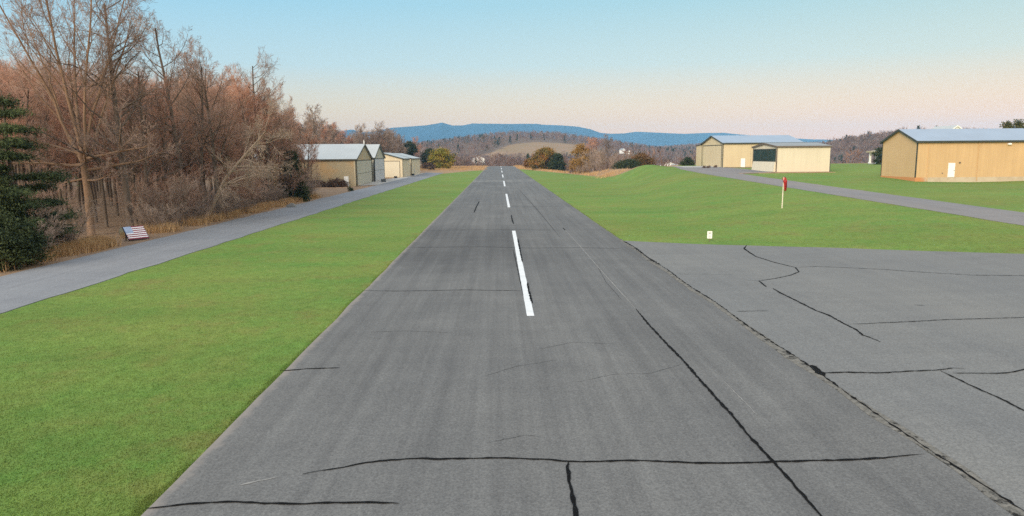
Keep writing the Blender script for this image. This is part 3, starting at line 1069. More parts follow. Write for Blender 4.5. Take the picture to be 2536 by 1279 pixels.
# ------------------------------------------------------------------ trees
def seg_mesh(name, P0, P1, r0, r1, mat, parent=None):
    """every segment a thin three-sided prism"""
    P0, P1 = np.asarray(P0, float), np.asarray(P1, float)
    r0, r1 = np.asarray(r0, float)[:, None], np.asarray(r1, float)[:, None]
    d = P1 - P0
    d /= (np.linalg.norm(d, axis=1)[:, None] + 1e-9)
    ref = np.where(np.abs(d[:, 2:3]) > .9, np.array([[1., 0, 0]]), np.array([[0, 0, 1.]]))
    a = np.cross(d, ref); a /= np.linalg.norm(a, axis=1)[:, None]
    b = np.cross(d, a)
    n = len(P0)
    V = np.zeros((n, 6, 3))
    for j in range(3):
        t = 2 * PI * j / 3
        o = a * math.cos(t) + b * math.sin(t)
        V[:, j] = P0 + o * r0
        V[:, 3 + j] = P1 + o * r1
    base = (np.arange(n) * 6)[:, None, None]
    q = np.array([[0, 1, 4, 3], [1, 2, 5, 4], [2, 0, 3, 5]])[None]
    return np_mesh(name, V.reshape(-1, 3), (base + q).reshape(-1, 4))


class Tree:
    def __init__(s, seed):
        s.r = random.Random(seed)
        s.thick = MB()
        s.P0, s.P1, s.R0, s.R1 = [], [], [], []
        s.rmin = .0075

    def rdir(s, d, ang):
        r = s.r
        a = d.cross(Vector((r.uniform(-1, 1), r.uniform(-1, 1), r.uniform(-1, 1))))
        if a.length < 1e-3: a = Vector((1, 0, 0))
        a.normalize()
        return (d * math.cos(ang) + a * math.sin(ang)).normalized()

    def branch(s, p, d, L, r0, level, spec):
        """spec: list per level of (n children, child length frac, angle, start frac, wander, up)"""
        r = s.r
        nch, lf, ang, st, wan, up = spec[min(level, len(spec) - 1)]
        m = max(2, min(9, int(L / (.9 if level < 2 else .45))))
        if level >= 3: m = 2
        if level >= 4: m = 1
        pts, rad = [p.copy()], [r0]
        tipf = .25 if level < 2 else .45
        for i in range(m):
            d = s.rdir(d, abs(r.gauss(0, wan)))
            d = (d + Vector((0, 0, up / m))).normalized()
            p = p + d * (L / m)
            pts.append(p.copy())
            rad.append(max(s.rmin, r0 * (1 - (1 - tipf) * (i + 1) / m)))
        if r0 > .035:
            s.thick.tube(pts, rad, 7 if r0 > .12 else 5, level == 0)
        else:
            for i in range(m):
                s.P0.append(pts[i][:]); s.P1.append(pts[i + 1][:]); s.R0.append(rad[i]); s.R1.append(rad[i + 1])
        if level + 1 >= len(spec) + 1 or nch == 0: return
        for k in range(nch):
            f = st + (1 - st) * (k + r.random()) / nch
            x = f * m
            i = min(int(x), m - 1)
            q = pts[i].lerp(pts[i + 1], x - i)
            rr = rad[i] + (rad[i + 1] - rad[i]) * (x - i)
            dd = s.rdir((pts[i + 1] - pts[i]).normalized(), ang * r.uniform(.7, 1.25))
            if level == 0 and dd.z < -.1: dd.z = abs(dd.z) * .5
            ll = L * lf * r.uniform(.65, 1.2) * (1.15 - .55 * f)
            s.branch(q, dd.normalized(), ll, max(s.rmin, rr * r.uniform(.38, .6)), level + 1, spec)

    def meshes(s, mt, mc):
        me1 = bpy.data.meshes.new("trunk")
        me1.from_pydata(s.thick.V, [], s.thick.F)
        for p in me1.polygons: p.use_smooth = True
        me1.materials.append(mt)
        me2 = seg_mesh("crown", s.P0, s.P1, s.R0, s.R1, mc)
        me2.materials.append(mc)
        return me1, me2


def place(meshes, name, label, cat, x, y, rz=0, sc=1.0, group=None, scz=None, dz=0, lean=None):
    root = empty(name, (x, y, Z(x, y) - .08 + dz), rz)
    root.scale = (sc, sc, scz or sc)
    if lean: root.rotation_euler = (lean[0], lean[1], rz)
    tag(root, label, cat, group)
    for me, pn_ in zip(meshes, ("trunk", "crown")):
        o = bpy.data.objects.new(pn_, me)
        COL.objects.link(o)
        o.parent = root
    return root


UP = Vector((0, 0, 1))
# kinds of bare tree
SPEC_STRAIGHT = [(24, .32, 1.0, .32, .05, .25), (7, .5, .75, .2, .14, .45), (6, .5, .7, .15, .2, .2), (4, .6, .7, .1, .2, .1), (0, .5, .7, .1, .2, .1)]
SPEC_WOOD = [(20, .36, .8, .35, .05, .3), (9, .48, .7, .2, .13, .5), (8, .5, .7, .15, .2, .2), (5, .62, .7, .1, .2, .1), (0, .5, .7, .1, .2, .1)]

def straight(seed, H, r, spec=SPEC_STRAIGHT, mt=M_BARK, mc=M_TWIG, rmin=.0075):
    t = Tree(seed)
    t.rmin = rmin
    t.branch(Vector((0, 0, 0)), UP.copy(), H, r, 0, spec)
    return t.meshes(mt, mc)


def forked(seed):
    """big tree: short stout trunk, fan of tall leaders, heavy low limbs"""
    t = Tree(seed)
    r = t.r
    t.thick.tube([(0, 0, -.2), (.03, 0, 1.2), (0, .05, 3.2), (-.05, 0, 5.4), (-.1, 0, 7.0)], [.34, .28, .26, .25, .24], 10)
    sp = [(13, .36, .6, .22, .085, .30), (7, .45, .6, .2, .13, .4), (5, .5, .65, .15, .2, .2), (5, .6, .7, .1, .2, .1), (0, .5, .7, .1, .2, .1)]
    for (ax, ay, z, L, rr) in ((-.52, .1, 6.7, 13.6, .15), (-.36, -.2, 6.9, 14.6, .17), (-.20, .25, 7.0, 15.0, .2), (-.07, -.1, 7.0, 15.2, .2), (.05, .2, 7.0, 14.8, .17), (.20, -.15, 6.8, 14.2, .17), (.36, .1, 6.5, 12.4, .14)):
        d = Vector((ax, ay, 1)).normalized()
        t.branch(Vector((ax * .5, ay * .3, z - .5)), d, L, rr * .8, 0, sp)
    lo = [(7, .5, .8, .25, .16, .1), (6, .5, .7, .2, .18, .2), (4, .55, .7, .1, .2, .1), (4, .6, .7, .1, .2, .1), (0, .5, .7, .1, .2, .1)]
    for (dx, dy, dzv, z, L, rr) in ((1, -.3, .28, 6.3, 6.5, .15), (1, .3, .12, 5.4, 6.2, .15), (-1, -.2, .05, 5.9, 5.6, .14), (-1, .3, -.08, 4.8, 4.6, .10), (1, -.4, -.05, 4.6, 4.2, .09), (.6, -.8, .3, 6.0, 4.4, .11), (-.9, -.5, .4, 6.6, 5.5, .1)):
        t.branch(Vector((0, 0, z)), Vector((dx, dy, dzv)).normalized(), L, rr, 0, lo)
    return t.meshes(M_BARKP, M_TWIGS)


T_FORK = forked(5)
T_TALL = straight(21, 19.0, .32, [(26, .32, 1.05, .28, .05, .2), (7, .5, .8, .2, .18, .3), (6, .5, .75, .15, .25, .15), (4, .55, .7, .1, .2, .1), (0, .5, .7, .1, .2, .1)], M_BARKD, M_TWIGS)
T_POLE = straight(33, 18.6, .27, SPEC_STRAIGHT, M_BARKD, M_TWIGS)
T_W = [straight(50 + i, 15.5 + i, .25, SPEC_WOOD, M_BARK, (M_TWIG, M_TWIGR, M_TWIG, M_TWIGG)[i]) for i in range(4)]
SPEC_FAR = [(20, .36, .8, .30, .05, .3), (9, .48, .7, .2, .13, .5), (7, .5, .7, .15, .2, .2), (3, .62, .7, .1, .2, .1)]
T_F = [straight(150 + i, 15.5 + i, .2, SPEC_FAR, M_BARKD, (M_TWIGD, M_TWIGR, M_TWIGK)[i], .019) for i in range(3)]
# leaning tree with pale drooping limbs
def leaner():
    t = Tree(77)
    sp = [(12, .5, .8, .25, .10, -.1), (9, .5, .75, .2, .18, -.35), (7, .55, .7, .15, .2, -.2), (5, .6, .7, .1, .2, 0), (0, .5, .7, .1, .2, .1)]
    t.branch(Vector((0, 0, 0)), Vector((.62, -.1, .9)).normalized(), 11.5, .22, 0, sp)
    return t.meshes(M_TWIGP, M_TWIGP)
T_LEAN = leaner()
def brush(seed, H, n, mc):
    t = Tree(seed)
    sp = [(7, .5, .6, .2, .12, .3), (6, .5, .7, .15, .2, .2), (5, .6, .7, .1, .2, .1), (0, .5, .7, .1, .2, .1)]
    for k in range(n):
        a = t.r.uniform(0, 2 * PI)
        t.branch(Vector((math.cos(a) * .3, math.sin(a) * .3, 0)), Vector((math.cos(a) * .5, math.sin(a) * .5, 1)).normalized(), H * t.r.uniform(.7, 1.1), .036 if k < 3 else .03, 0, sp)
    if not t.thick.V: t.thick.tube([(0, 0, -.1), (0, 0, .5)], [.05, .04], 5)
    return t.meshes(M_BARK, mc)
T_B = [brush(90, 3.6, 9, M_TWIGK), brush(91, 2.4, 10, M_TWIGK), brush(92, 4.6, 8, M_TWIG)]

def base_at(px, py):
    return at(px, py)

p = base_at(226, 583); place(T_FORK, "bare_tree", "big bare tree with orange-lit trunk forking into a fan of tall leaders", "tree", p[0], p[1], 0)
p = base_at(324, 577); place(T_TALL, "bare_tree", "tall dark bare tree with one straight trunk, behind the flag board", "tree", p[0], p[1], .6)
p = base_at(466, 552); place(T_POLE, "bare_tree", "bare tree with a dark straight pole-like top, right of the flag board", "tree", p[0] - .5, p[1] + 1, 1.9)
p = base_at(478, 548); place(T_LEAN, "bare_tree", "leaning pale-barked tree with drooping branches over the road verge", "tree", p[0] + .4, p[1] + 2, 0)
p = base_at(600, 536); place(T_W[0], "bare_tree", "mid-height bare tree at the wood front, beyond the leaning tree", "tree", p[0] - 2.5, p[1], 2.2, 1.0)
p = base_at(398, 566); place(T_TALL, "bare_tree", "slender bare tree between the dark straight one and the pole-topped one", "tree", p[0] - 2, p[1] + 2, 3.4, .74)
p = base_at(536, 545); place(T_POLE, "bare_tree", "bare tree with a rounded crown just behind the leaning tree", "tree", p[0] - 2.6, p[1] + 3, 4.1, .84)
p = base_at(690, 515); place(T_POLE, "bare_tree", "thin tall bare tree standing last at the wood end near the tan hangar", "tree", p[0] - 4.5, p[1] + 8, .4, 1.0)

# the wood: single trees in depth
pts = []
r = random.Random(4)
tries = 0
WOOD = [(-29.2, 34), (-29.2, 100), (-30.5, 112), (-36, 122), (-60, 140), (-130, 175), (-190, 230), (-190, 60), (-60, 34)]
while len(pts) < 190 and tries < 9000:
    tries += 1
    y = r.uniform(36, 175)
    x = r.uniform(-125, -29.5)
    if x < -.74 * y - 5: continue
    if float(sdpoly(np.array([x]), np.array([y]), WOOD)[0]) < 0: continue
    if x > -32 and y < 78: continue
    if -36 < x and y < 62: continue
    if any((x - a) ** 2 + (y - b) ** 2 < (2.6 if y < 110 else 3.3) ** 2 for a, b in pts): continue
    pts.append((x, y))
for i, (x, y) in enumerate(pts):
    k = r.choice((0, 1, 1, 1, 2))
    front = x > -37
    depth = min(1, max(0, (-x - 29) / 25))
    pxx = px_of(x, y, 8)[0]
    dist = math.hypot(x, y)
    T = float(np.interp(pxx, [0, 60, 300, 560, 640, 700, 745, 800], [.100, .098, .088, .094, .092, .07, .045, .04]))
    H = 6.3 + T * dist * r.uniform(.8, 1.06)
    s = H / (17.0 + k)
    lab = ("bare tree with reddish twigs in the front rows of the wood" if k == 1 else "bare brown tree in the front rows of the wood") if front else \
          ("bare reddish tree deep in the wood behind the front rows" if k == 1 else "bare grey-brown tree deep in the wood behind the front rows")
    place(T_W[k], "bare_tree", lab, "tree", x, y, r.uniform(0, 6.28), max(s, .62), "bare trees of the roadside wood", s)
for i in range(26):
    x, y = r.uniform(-42, -30.0), r.uniform(80, 122)
    place(T_W[1], "bare_tree", "low spreading bare tree of the reddish mass at the wood end by the tan hangar", "tree", x, y, r.uniform(0, 6.28), r.uniform(.5, .68) * float(np.interp(y, [80, 105, 132], [1.12, .95, .72])), "reddish trees at the wood end")
# brushwood along its edge
cnt = 0
for i in range(400):
    y = r.uniform(44, 112)
    x = -29.0 - abs(r.gauss(0, 2.2))
    if x < -.74 * y: continue
    if any(abs(x / y - tx / ty) < .026 and y < ty + 1 for tx, ty in (at(226, 583), at(324, 577), at(345, 596))): continue
    k = r.choice((0, 1, 1, 2))
    s = r.uniform(.7, 1.25)
    place(T_B[k], "bare_shrub", "leafless brushwood shrub at the foot of the wood along the road", "shrub", x, y, r.uniform(0, 6.28), s, "brushwood along the wood edge")
    cnt += 1
    if cnt >= 50: break
# trees behind the left hangars
r = random.Random(9)
cnt = 0
for i in range(600):
    y = r.uniform(190, 420)
    x = r.uniform(-150, -44)
    px, py = px_of(x, y, 8)
    if px < 690 or px > 1075: continue
    if y < 262 and x > -58: continue
    if x > -46 - (420 - y) * .02 and y > 300: continue
    k = r.choice((0, 2, 2, 0, 1))
    s = r.uniform(.85, 1.05) if px < 850 else r.uniform(.78, .98)
    place(T_F[k], "bare_tree", "bare tree of the wood behind the left hangars", "tree", x, y, r.uniform(0, 6.28), s, "bare trees behind the left hangars")
    cnt += 1
    if cnt >= 130: break
place(T_F[2], "bare_tree", "taller rounded bare tree rising above the tan hangar roof", "tree", -51.5, 206, 1.0, 1.2, None, 1.02)
place(T_F[0], "bare_tree", "dark bare tree just left of the rounded one above the tan hangar roof", "tree", -57, 203, 2.0, 1.1, None, .84)
place(T_F[0], "bare_tree", "dark bare tree just right of the rounded one above the tan hangar roof", "tree", -50.5, 222, 3.1, 1.1, None, .86)


# ---- leafy and needled plants: many small faces through the crown's volume
def leaf_cloud(C, size, rng, flat=0.0, asp=.4):
    """C centres (n,3) -> one small triangle pair (quad) at each, random facing"""
    n = len(C)
    a = rng.normal(size=(n, 3)); a[:, 2] *= (1 - flat)
    a /= np.linalg.norm(a, axis=1)[:, None]
    b = rng.normal(size=(n, 3))
    b -= a * (a * b).sum(1)[:, None]
    b /= np.linalg.norm(b, axis=1)[:, None]
    s = size * rng.uniform(.6, 1.4, (n, 1))
    V = np.stack([C - a * s, C + b * s * asp, C + a * s, C - b * s * asp], 1)
    return V.reshape(-1, 3), np.arange(n * 4).reshape(n, 4)


def plant_meshes(C, size, mat, seed, trunk, barkm, flat=0, asp=.4):
    rng = np.random.default_rng(seed)
    V, F = leaf_cloud(C, size, rng, flat, asp)
    me2 = np_mesh("crown", V, F)
    me2.materials.append(mat)
    m = MB()
    for path, rad in trunk: m.tube(path, rad, 7)
    me1 = bpy.data.meshes.new("trunk")
    me1.from_pydata(m.V, [], m.F)
    me1.materials.append(barkm)
    return me1, me2


def clumps(n, seed, h, w, shape, per=None, cs=.6):
    """clump centres on and inside a crown outline, leaves round each"""
    rng = np.random.default_rng(seed)
    out = []
    for i in range(n):
        t = rng.random() ** .85
        a = rng.uniform(0, 2 * PI)
        rr = shape(t) * w / 2 * (rng.random() ** .4) * rng.uniform(.85, 1.12)
        c = np.array([rr * math.cos(a), rr * math.sin(a), t * h])
        k = int(per * rng.uniform(.5, 1.5))
        out.append(c + rng.normal(size=(k, 3)) * cs * rng.uniform(.6, 1.3) * np.array([1, 1, .65]))
    C = np.concatenate(out)
    C[:, 2] = np.maximum(C[:, 2], .05)
    return C


round_s = lambda t: math.sqrt(max(.02, 1 - (2 * min(1, t * 1.02) - .85) ** 2 / 1.4)) if t < .97 else .2
cone_s = lambda t: max(.05, (1 - t)) ** .8
def plant(name, label, cat, x, y, h, w, shape, mat, seed, n=110, per=55, size=.22, cs=.55, barkm=M_BARKD, group=None, flat=0, dz=0):
    C = clumps(n, seed, h, w, shape, per, cs)
    ms = plant_meshes(C, size, mat, seed, [([(0, 0, -.5), (.05, 0, h * .4), (0, 0, h * .8)], [max(.06, h * .025), max(.04, h * .015), .02])], barkm, flat)
    return place(ms, name, label, cat, x, y, 0, 1, group, dz=dz)


# pine and cedar at the left edge
def pine(seed, H, w):
    rng = np.random.default_rng(seed)
    C, tr = [], [([(0, 0, -.3), (.05, 0, H * .5), (0, 0, H)], [.2, .13, .03])]
    z = 1.6
    while z < H:
        L = w * (1 - (z / H) ** 1.3) * .5 + .35
        for k in range(rng.integers(4, 7)):
            a = rng.uniform(0, 2 * PI)
            l = L * rng.uniform(.6, 1.15)
            e = np.array([math.cos(a) * l, math.sin(a) * l, z + rng.uniform(-.25, .2)])
            tr.append(([(0, 0, z), tuple(e * np.array([.5, .5, 1]) + np.array([0, 0, -.05])), tuple(e)], [.045, .03, .012]))
            m = int(330 * l)
            t = rng.random(m) ** .6
            p = np.outer(t, e - np.array([0, 0, z])) + np.array([0, 0, z])
            sd_ = (.12 + .30 * t)[:, None]
            C.append(p + rng.normal(size=(m, 3)) * sd_ * np.array([1, 1, .42]))
        z += rng.uniform(.6, 1.05)
    return plant_meshes(np.concatenate(C), .15, M_PINE, seed, tr, M_BARKD, asp=.16)
pb = at(28, 640)
place(pine(3, 10.8, 7.4), "pine_tree", "layered dark green pine at the left edge of the photo", "tree", pb[0] - .3, pb[1] + 1.2, .4)
pb = at(62, 640)
plant("cedar_shrub", "broad dense dark cedar below the pine at the left edge", "shrub", pb[0] - .9, pb[1] - .6, 4.9, 5.0, cone_s, M_CEDAR, 5, 330, 170, .085, .32)
pb = at(10, 668)
plant("cedar_shrub", "low dark cedar in front of the broad one, cut by the photo edge", "shrub", pb[0] - .6, pb[1] + .5, 3.0, 4.2, round_s, M_CEDAR, 6, 190, 140, .085, .32)

# dark evergreen by the tan hangar
pb = at(738, 500)
plant("cedar_tree", "dark cedar between the wood end and the tan hangar wall", "tree", pb[0] - 1.2, pb[1] + 2, 6.9, 4.2, cone_s, M_CEDAR, 8, 190, 90, .13, .36)
plant("cedar_shrub", "small dark cedar at the road corner by the boulder", "shrub", pb[0] + .3, pb[1] + .5, 2.6, 2.4, cone_s, M_CEDAR, 9, 60, 60, .14, .3)
plant("cedar_tree", "dark evergreen standing behind the tan hangar", "tree", -66, 232, 15, 9, round_s, M_DARKG, 10, 130, 60, .42, .8)
pb = at(833, 463)
plant("bush", "rounded brown bush against the tan hangar wall near its door", "bush", pb[0] + .5, 147.6, 1.7, 4.4, round_s, M_BRUSH, 12, 70, 60, .13, .28)
pb = at(790, 464)
plant("bush", "low brown bush against the tan hangar wall nearer the cedar", "bush", pb[0], 147.8, 1.3, 4.6, round_s, M_BRUSH, 13, 60, 55, .13, .26)
pb = at(869, 474)
plant("bush", "small grey-green tuft by the road before the tan hangar", "bush", pb[0], pb[1], .9, .9, round_s, M_CEDAR, 14, 22, 40, .08, .14)

# end of the runway
plant("evergreen_tree", "broad golden-green evergreen left of the runway end", "tree", -27.0, 340, 9.2, 12.5, round_s, M_GOLD, 20, 170, 60, .36, .75)
plant("evergreen_tree", "olive and russet evergreen right of the runway end", "tree", 19.5, 300, 8.6 - Z(19.5, 300), 12.0, round_s, M_OLIVEL, 21, 170, 60, .36, .75)
plant("evergreen_tree", "dark green rounded evergreen touching the olive one", "tree", 24.0, 296, 6.4 - Z(24, 296), 7.5, round_s, M_DARKG, 22, 110, 55, .33, .6)
plant("bush", "red-leaved little bush at the right side of the runway end", "bush", 12.8, 322, 4.2, 3.2, round_s, M_RUSSET, 23, 40, 40, .26, .4)
plant("bush", "small grey-brown bush at the foot of the golden-green evergreen", "bush", -32, 322, 3.0, 6.5, round_s, M_BRUSH, 24, 60, 45, .26, .45)
plant("evergreen_tree", "tall dark evergreen behind the far low sheds", "tree", -49, 392, 13.5, 9, round_s, M_DARKG, 25, 120, 55, .45, .8)
plant("evergreen_tree", "lower mid-green evergreen left of the golden-green one", "tree", -39, 400, 9.5, 10, round_s, M_CEDAR, 26, 110, 55, .42, .8)
plant("evergreen_tree", "dark round evergreen partly hidden behind the far low sheds", "tree", -56, 380, 8.5, 10, round_s, M_CEDAR, 27, 100, 55, .42, .8)
# hollow right of the runway
plant("bush", "ochre-yellow bush left of the bare tree in the hollow", "bush", 27.6, 238, 9.2 - Z(27.6, 238), 7.2, round_s, M_YELLOW, 30, 100, 50, .26, .6, dz=0)
place(T_F[1], "bare_tree", "pinkish bare tree standing in the hollow between runway and grass mound", "tree", 32.5, 240, 1.2, 1.15, None, .60)
place(T_F[0], "bare_tree", "lower bare tree just right of the pinkish one in the hollow", "tree", 36.5, 238, 2.2, .68)
for i, (x, y, s) in enumerate(((29.5, 226, 1.5), (31.5, 222, 1.4), (34, 222, 1.6), (36, 216, 1.4), (38, 222, 1.6), (27, 232, 1.3), (32, 229, 1.7), (40, 214, 1.3))):
    place(T_B[i % 2], "bare_shrub", "low grey leafless thicket shrub in the hollow below the bare tree", "shrub", x, y, i * 1.3, s, "thicket in the hollow")
plant("bush", "dark green bush at the left foot of the grass mound", "bush", 36.8, 203, 4.4 - Z(36.8, 203), 8.5, round_s, M_DARKG, 31, 110, 50, .22, .5)
plant("bush", "russet bush crowning the hollow behind the grass mound", "bush", 42.3, 211, 6.1 - Z(42.3, 211), 8, round_s, M_RUSSETG, 32, 110, 50, .25, .6)
plant("bush", "dark bush at the left corner of the buff hangar", "bush", 51.0, 191, 5.0 - Z(51, 191), 3.6, round_s, M_DARKG, 33, 60, 45, .16, .35)
plant("bush", "dark bush beside the white porch", "bush", 98.4, 182.0, 4.2, 2.6, round_s, M_DARKG, 34, 60, 45, .2, .4)
for i, (px, lab) in enumerate(((2492, "left"), (2520, "middle"), (2550, "right"))):
    d = 176
    plant("evergreen_tree", "evergreen whose top shows over the ochre hangar roof, %s one of three" % lab, "tree", (px - 1235) / 1745 * d, d, 10.2 + .7 * (i % 2), 5.5, cone_s, M_OLIVG, 36 + i, 80, 50, .25, .5)
for i, (px, py) in enumerate(((1744, 418), (1755, 418), (1773, 417))):
    b = at(px, py, 2.95)
    plant("bush", "small dark tuft planted before the buff hangar, %s of three" % ("leftmost", "middle one", "rightmost")[i], "bush", b[0], b[1], .55, .8, round_s, M_BRUSH, 44 + i, 12, 30, .1, .14)

# tall dry grass along the wood edge
def tufts(name, label, n, xs, ys, h, mat, seed, w=.02, clump=1):
    rng = np.random.default_rng(seed)
    x = xs(rng, n); y = ys(rng, n)
    z = zt(x, y)
    hh = h * rng.uniform(.5, 1.25, n)
    a = rng.uniform(0, 2 * PI, n)
    le = rng.normal(0, .22, (n, 2)) * hh[:, None]
    V = np.zeros((n, 3, 3))
    V[:, 0] = np.stack([x - np.cos(a) * w, y - np.sin(a) * w, z], -1)
    V[:, 1] = np.stack([x + np.cos(a) * w, y + np.sin(a) * w, z], -1)
    V[:, 2] = np.stack([x + le[:, 0], y + le[:, 1], z + hh], -1)
    o = link_mesh(name, np_mesh(name, V.reshape(-1, 3), np.arange(n * 3).reshape(n, 3)), mat)
    return tag(o, label, "grass", kind="stuff")
def patchy(rng, n, centres, s):
    c = np.array(centres)[rng.integers(0, len(centres), n)]
    return c + rng.normal(size=(n, 2)) * s
_r = np.random.default_rng(3)
cen = [(-28.4 - abs(_r.normal()) * .7, y) for y in _r.uniform(40, 112, 90)] + [(-28.9 + _r.normal() * .4, y) for y in _r.uniform(47.5, 54, 60)]
CP = patchy(np.random.default_rng(4), 26000, cen, .45)
fb = at(345, 596)
CP = CP[~((np.abs(CP[:, 0] - fb[0] + .3) < 2.2) & (CP[:, 1] > fb[1] - 3.2) & (CP[:, 1] < fb[1] + 1.2))]
CP = CP[CP[:, 0] < -27.4]
tufts("tall_dry_grass", "tall straw-coloured grass along the foot of the wood", len(CP), lambda g_, n_: CP[:, 0], lambda g_, n_: CP[:, 1], .75, M_STRAW, 5, .018)
cen2 = [(_r.uniform(-45, -7), _r.uniform(303, 410)) for _ in range(220)] + [(_r.uniform(9.5, 13), _r.uniform(316, 410)) for _ in range(30)] + \
       [(13 + (16 * (318 - y) / 106), y) for y in _r.uniform(212, 318, 40)] + [(30 + _r.normal(), y) for y in _r.uniform(180, 212, 12)]
CP2 = patchy(np.random.default_rng(6), 16000, cen2, 1.0)
tufts("dry_meadow_grass", "tan dead grass at the runway end and along the hollow", 16000, lambda g_, n_: CP2[:, 0], lambda g_, n_: CP2[:, 1], .8, M_STRAW, 7, .05)
# turf blades close to the camera and along the pavement edges
n = 330000
yy = 1 / RNG.uniform(1 / 60, 1 / 10.5, n)
xx = RNG.uniform(-20.4, EDL - .05, n)
creep = .16 * vnoise(yy, yy * 0, 1.1, 41) + .09 * vnoise(yy, yy * 0, 5.0, 42)
pick = RNG.random(n)
xx = np.where(pick < .10, EDL + creep - .03 + RNG.normal(0, .07, n), xx)
xx = np.where(pick > .95, -20.6 + creep + RNG.normal(0, .09, n), xx)
tufts("turf", "short mown green turf beside the runway", n, lambda g_, n_: xx, lambda g_, n_: yy, .026, M_TURF, 8, .009)
n = 60000
yy2 = 1 / RNG.uniform(1 / 160, 1 / 40, n)
xx2 = RNG.uniform(8.9, 38, n)
ok = np.maximum.reduce([sdpoly(xx2, yy2, [(8, 0)] + ae + [(60, 0)])]) < .0
xx2, yy2 = xx2[ok], yy2[ok]
pick = RNG.random(len(xx2))
xx2 = np.where((pick < .12) & (yy2 > 53), EDR + .04 + .14 * vnoise(yy2, yy2 * 0, 1.1, 43) + RNG.normal(0, .07, len(xx2)), xx2)
xx2 = np.where(pick > .94, 38.1 + .14 * vnoise(yy2, yy2 * 0, .9, 44) + RNG.normal(0, .09, len(xx2)), xx2)
tufts("turf", "mown green turf on the rising lawn right of the runway", len(xx2), lambda g_, n_: xx2, lambda g_, n_: yy2, .05, M_TURF, 9, .016)

# ------------------------------------------------------------------ far woods, hills, mountains
def woodland(name, label, pts, seed, h=(7, 12), per=46, ev=.08):
    rng = np.random.default_rng(seed)
    P = np.array(pts)
    n = len(P)
    z = zt(P[:, 0], P[:, 1])
    H = rng.uniform(h[0], h[1], n)
    tint = rng.random(n)
    e = (rng.random(n) < ev * 2 * (0.5 + 0.5 * np.sin(P[:, 0] * .02 + P[:, 1] * .013))).astype(float)
    N = n * per
    ti = np.repeat(np.arange(n), per)
    t = rng.random(N) ** .7
    a = rng.uniform(0, 2 * PI, N)
    prof = np.where(e[ti] > 0, (1 - t) ** .8 * .25 + .03, np.sqrt(np.clip(1 - (2 * t - 1.05) ** 2, .02, 1)) * .36)
    rr = prof * H[ti] * np.sqrt(rng.random(N))
    C = np.stack([P[ti, 0] + rr * np.cos(a), P[ti, 1] + rr * np.sin(a), z[ti] + t * H[ti]], -1)
    d = np.stack([np.cos(a) * .5, np.sin(a) * .5, np.ones(N)], -1) + rng.normal(0, .35, (N, 3))
    d /= np.linalg.norm(d, axis=1)[:, None]
    L = (H[ti] * rng.uniform(.10, .22, N))[:, None]
    b = rng.normal(size=(N, 3)); b -= d * (b * d).sum(1)[:, None]; b /= np.linalg.norm(b, axis=1)[:, None]
    wd = (H[ti] * np.where(e[ti] > 0, .05, .022) * rng.uniform(.6, 1.5, N))[:, None]
    V = np.stack([C - d * L * .5 - b * wd, C - d * L * .5 + b * wd, C + d * L], 1).reshape(-1, 3)
    me = np_mesh(name, V, np.arange(N * 3).reshape(N, 3))
    for nm, val in (("tint", tint), ("evergreen", e)):
        A = me.attributes.new(nm, 'FLOAT', 'POINT')
        A.data.foreach_set("value", np.repeat(val[ti], 3).astype(np.float32))
    return tag(link_mesh(name, me, M_FARWOOD), label, "woodland", kind="stuff")


def scatter(n, xr, yr, seed, keep):
    rng = np.random.default_rng(seed)
    x = rng.uniform(*xr, n); y = rng.uniform(*yr, n)
    m = keep(x, y)
    return np.stack([x[m], y[m]], -1)
outside = lambda x, y: sdpoly(x, y, PLATEAU) < -14
def keep_far(x, y):
    u = np.abs(x) < .80 * y + 40
    return outside(x, y) & u & (sdpoly(x, y, PAST_W) < -5)
woodland("valley_woods", "bare woods filling the valley beyond the runway end and hollow",
         scatter(15000, (-160, 620), (215, 900), 31, lambda x, y: keep_far(x, y) & (x > -.1 * y - 20)), 32, (6, 9.5), 60, .05)
woodland("hill_woods", "grey-brown woods covering the far hills below the mountains",
         scatter(24000, (-900, 1250), (740, 1900), 33, lambda x, y: keep_far(x, y) & (x > -.28 * y)), 34, (8, 12.5), 34, .12)
woodland("back_woods", "bare woods far behind the left hangars and the roadside wood",
         scatter(3600, (-420, -46), (120, 900), 35, lambda x, y: (x < -.10 * y - 8) & (x > -.78 * y - 10) & (x < -70 - np.maximum(0, 240 - y) * .25) & (y > 150)), 36, (10, 15.5), 70, .05)

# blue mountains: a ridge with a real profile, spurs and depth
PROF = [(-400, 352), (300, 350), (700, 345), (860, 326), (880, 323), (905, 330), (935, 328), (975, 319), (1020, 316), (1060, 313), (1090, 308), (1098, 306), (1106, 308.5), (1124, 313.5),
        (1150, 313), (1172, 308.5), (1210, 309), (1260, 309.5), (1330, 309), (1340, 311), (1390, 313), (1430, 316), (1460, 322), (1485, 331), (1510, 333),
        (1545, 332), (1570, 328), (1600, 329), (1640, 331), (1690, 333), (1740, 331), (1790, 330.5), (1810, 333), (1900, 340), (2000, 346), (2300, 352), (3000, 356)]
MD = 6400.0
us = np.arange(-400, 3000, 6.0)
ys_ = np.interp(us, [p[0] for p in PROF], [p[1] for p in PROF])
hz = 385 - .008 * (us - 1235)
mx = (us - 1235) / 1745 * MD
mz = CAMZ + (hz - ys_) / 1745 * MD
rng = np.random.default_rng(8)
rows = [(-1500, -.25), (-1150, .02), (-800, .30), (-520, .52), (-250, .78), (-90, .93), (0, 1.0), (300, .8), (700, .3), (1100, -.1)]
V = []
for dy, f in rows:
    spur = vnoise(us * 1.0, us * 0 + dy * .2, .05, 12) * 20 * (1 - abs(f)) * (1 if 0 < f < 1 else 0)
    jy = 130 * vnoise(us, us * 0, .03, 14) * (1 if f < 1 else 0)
    V.append(np.stack([mx, MD + dy + jy, mz * f + spur - 25 * (1 - f)], -1))
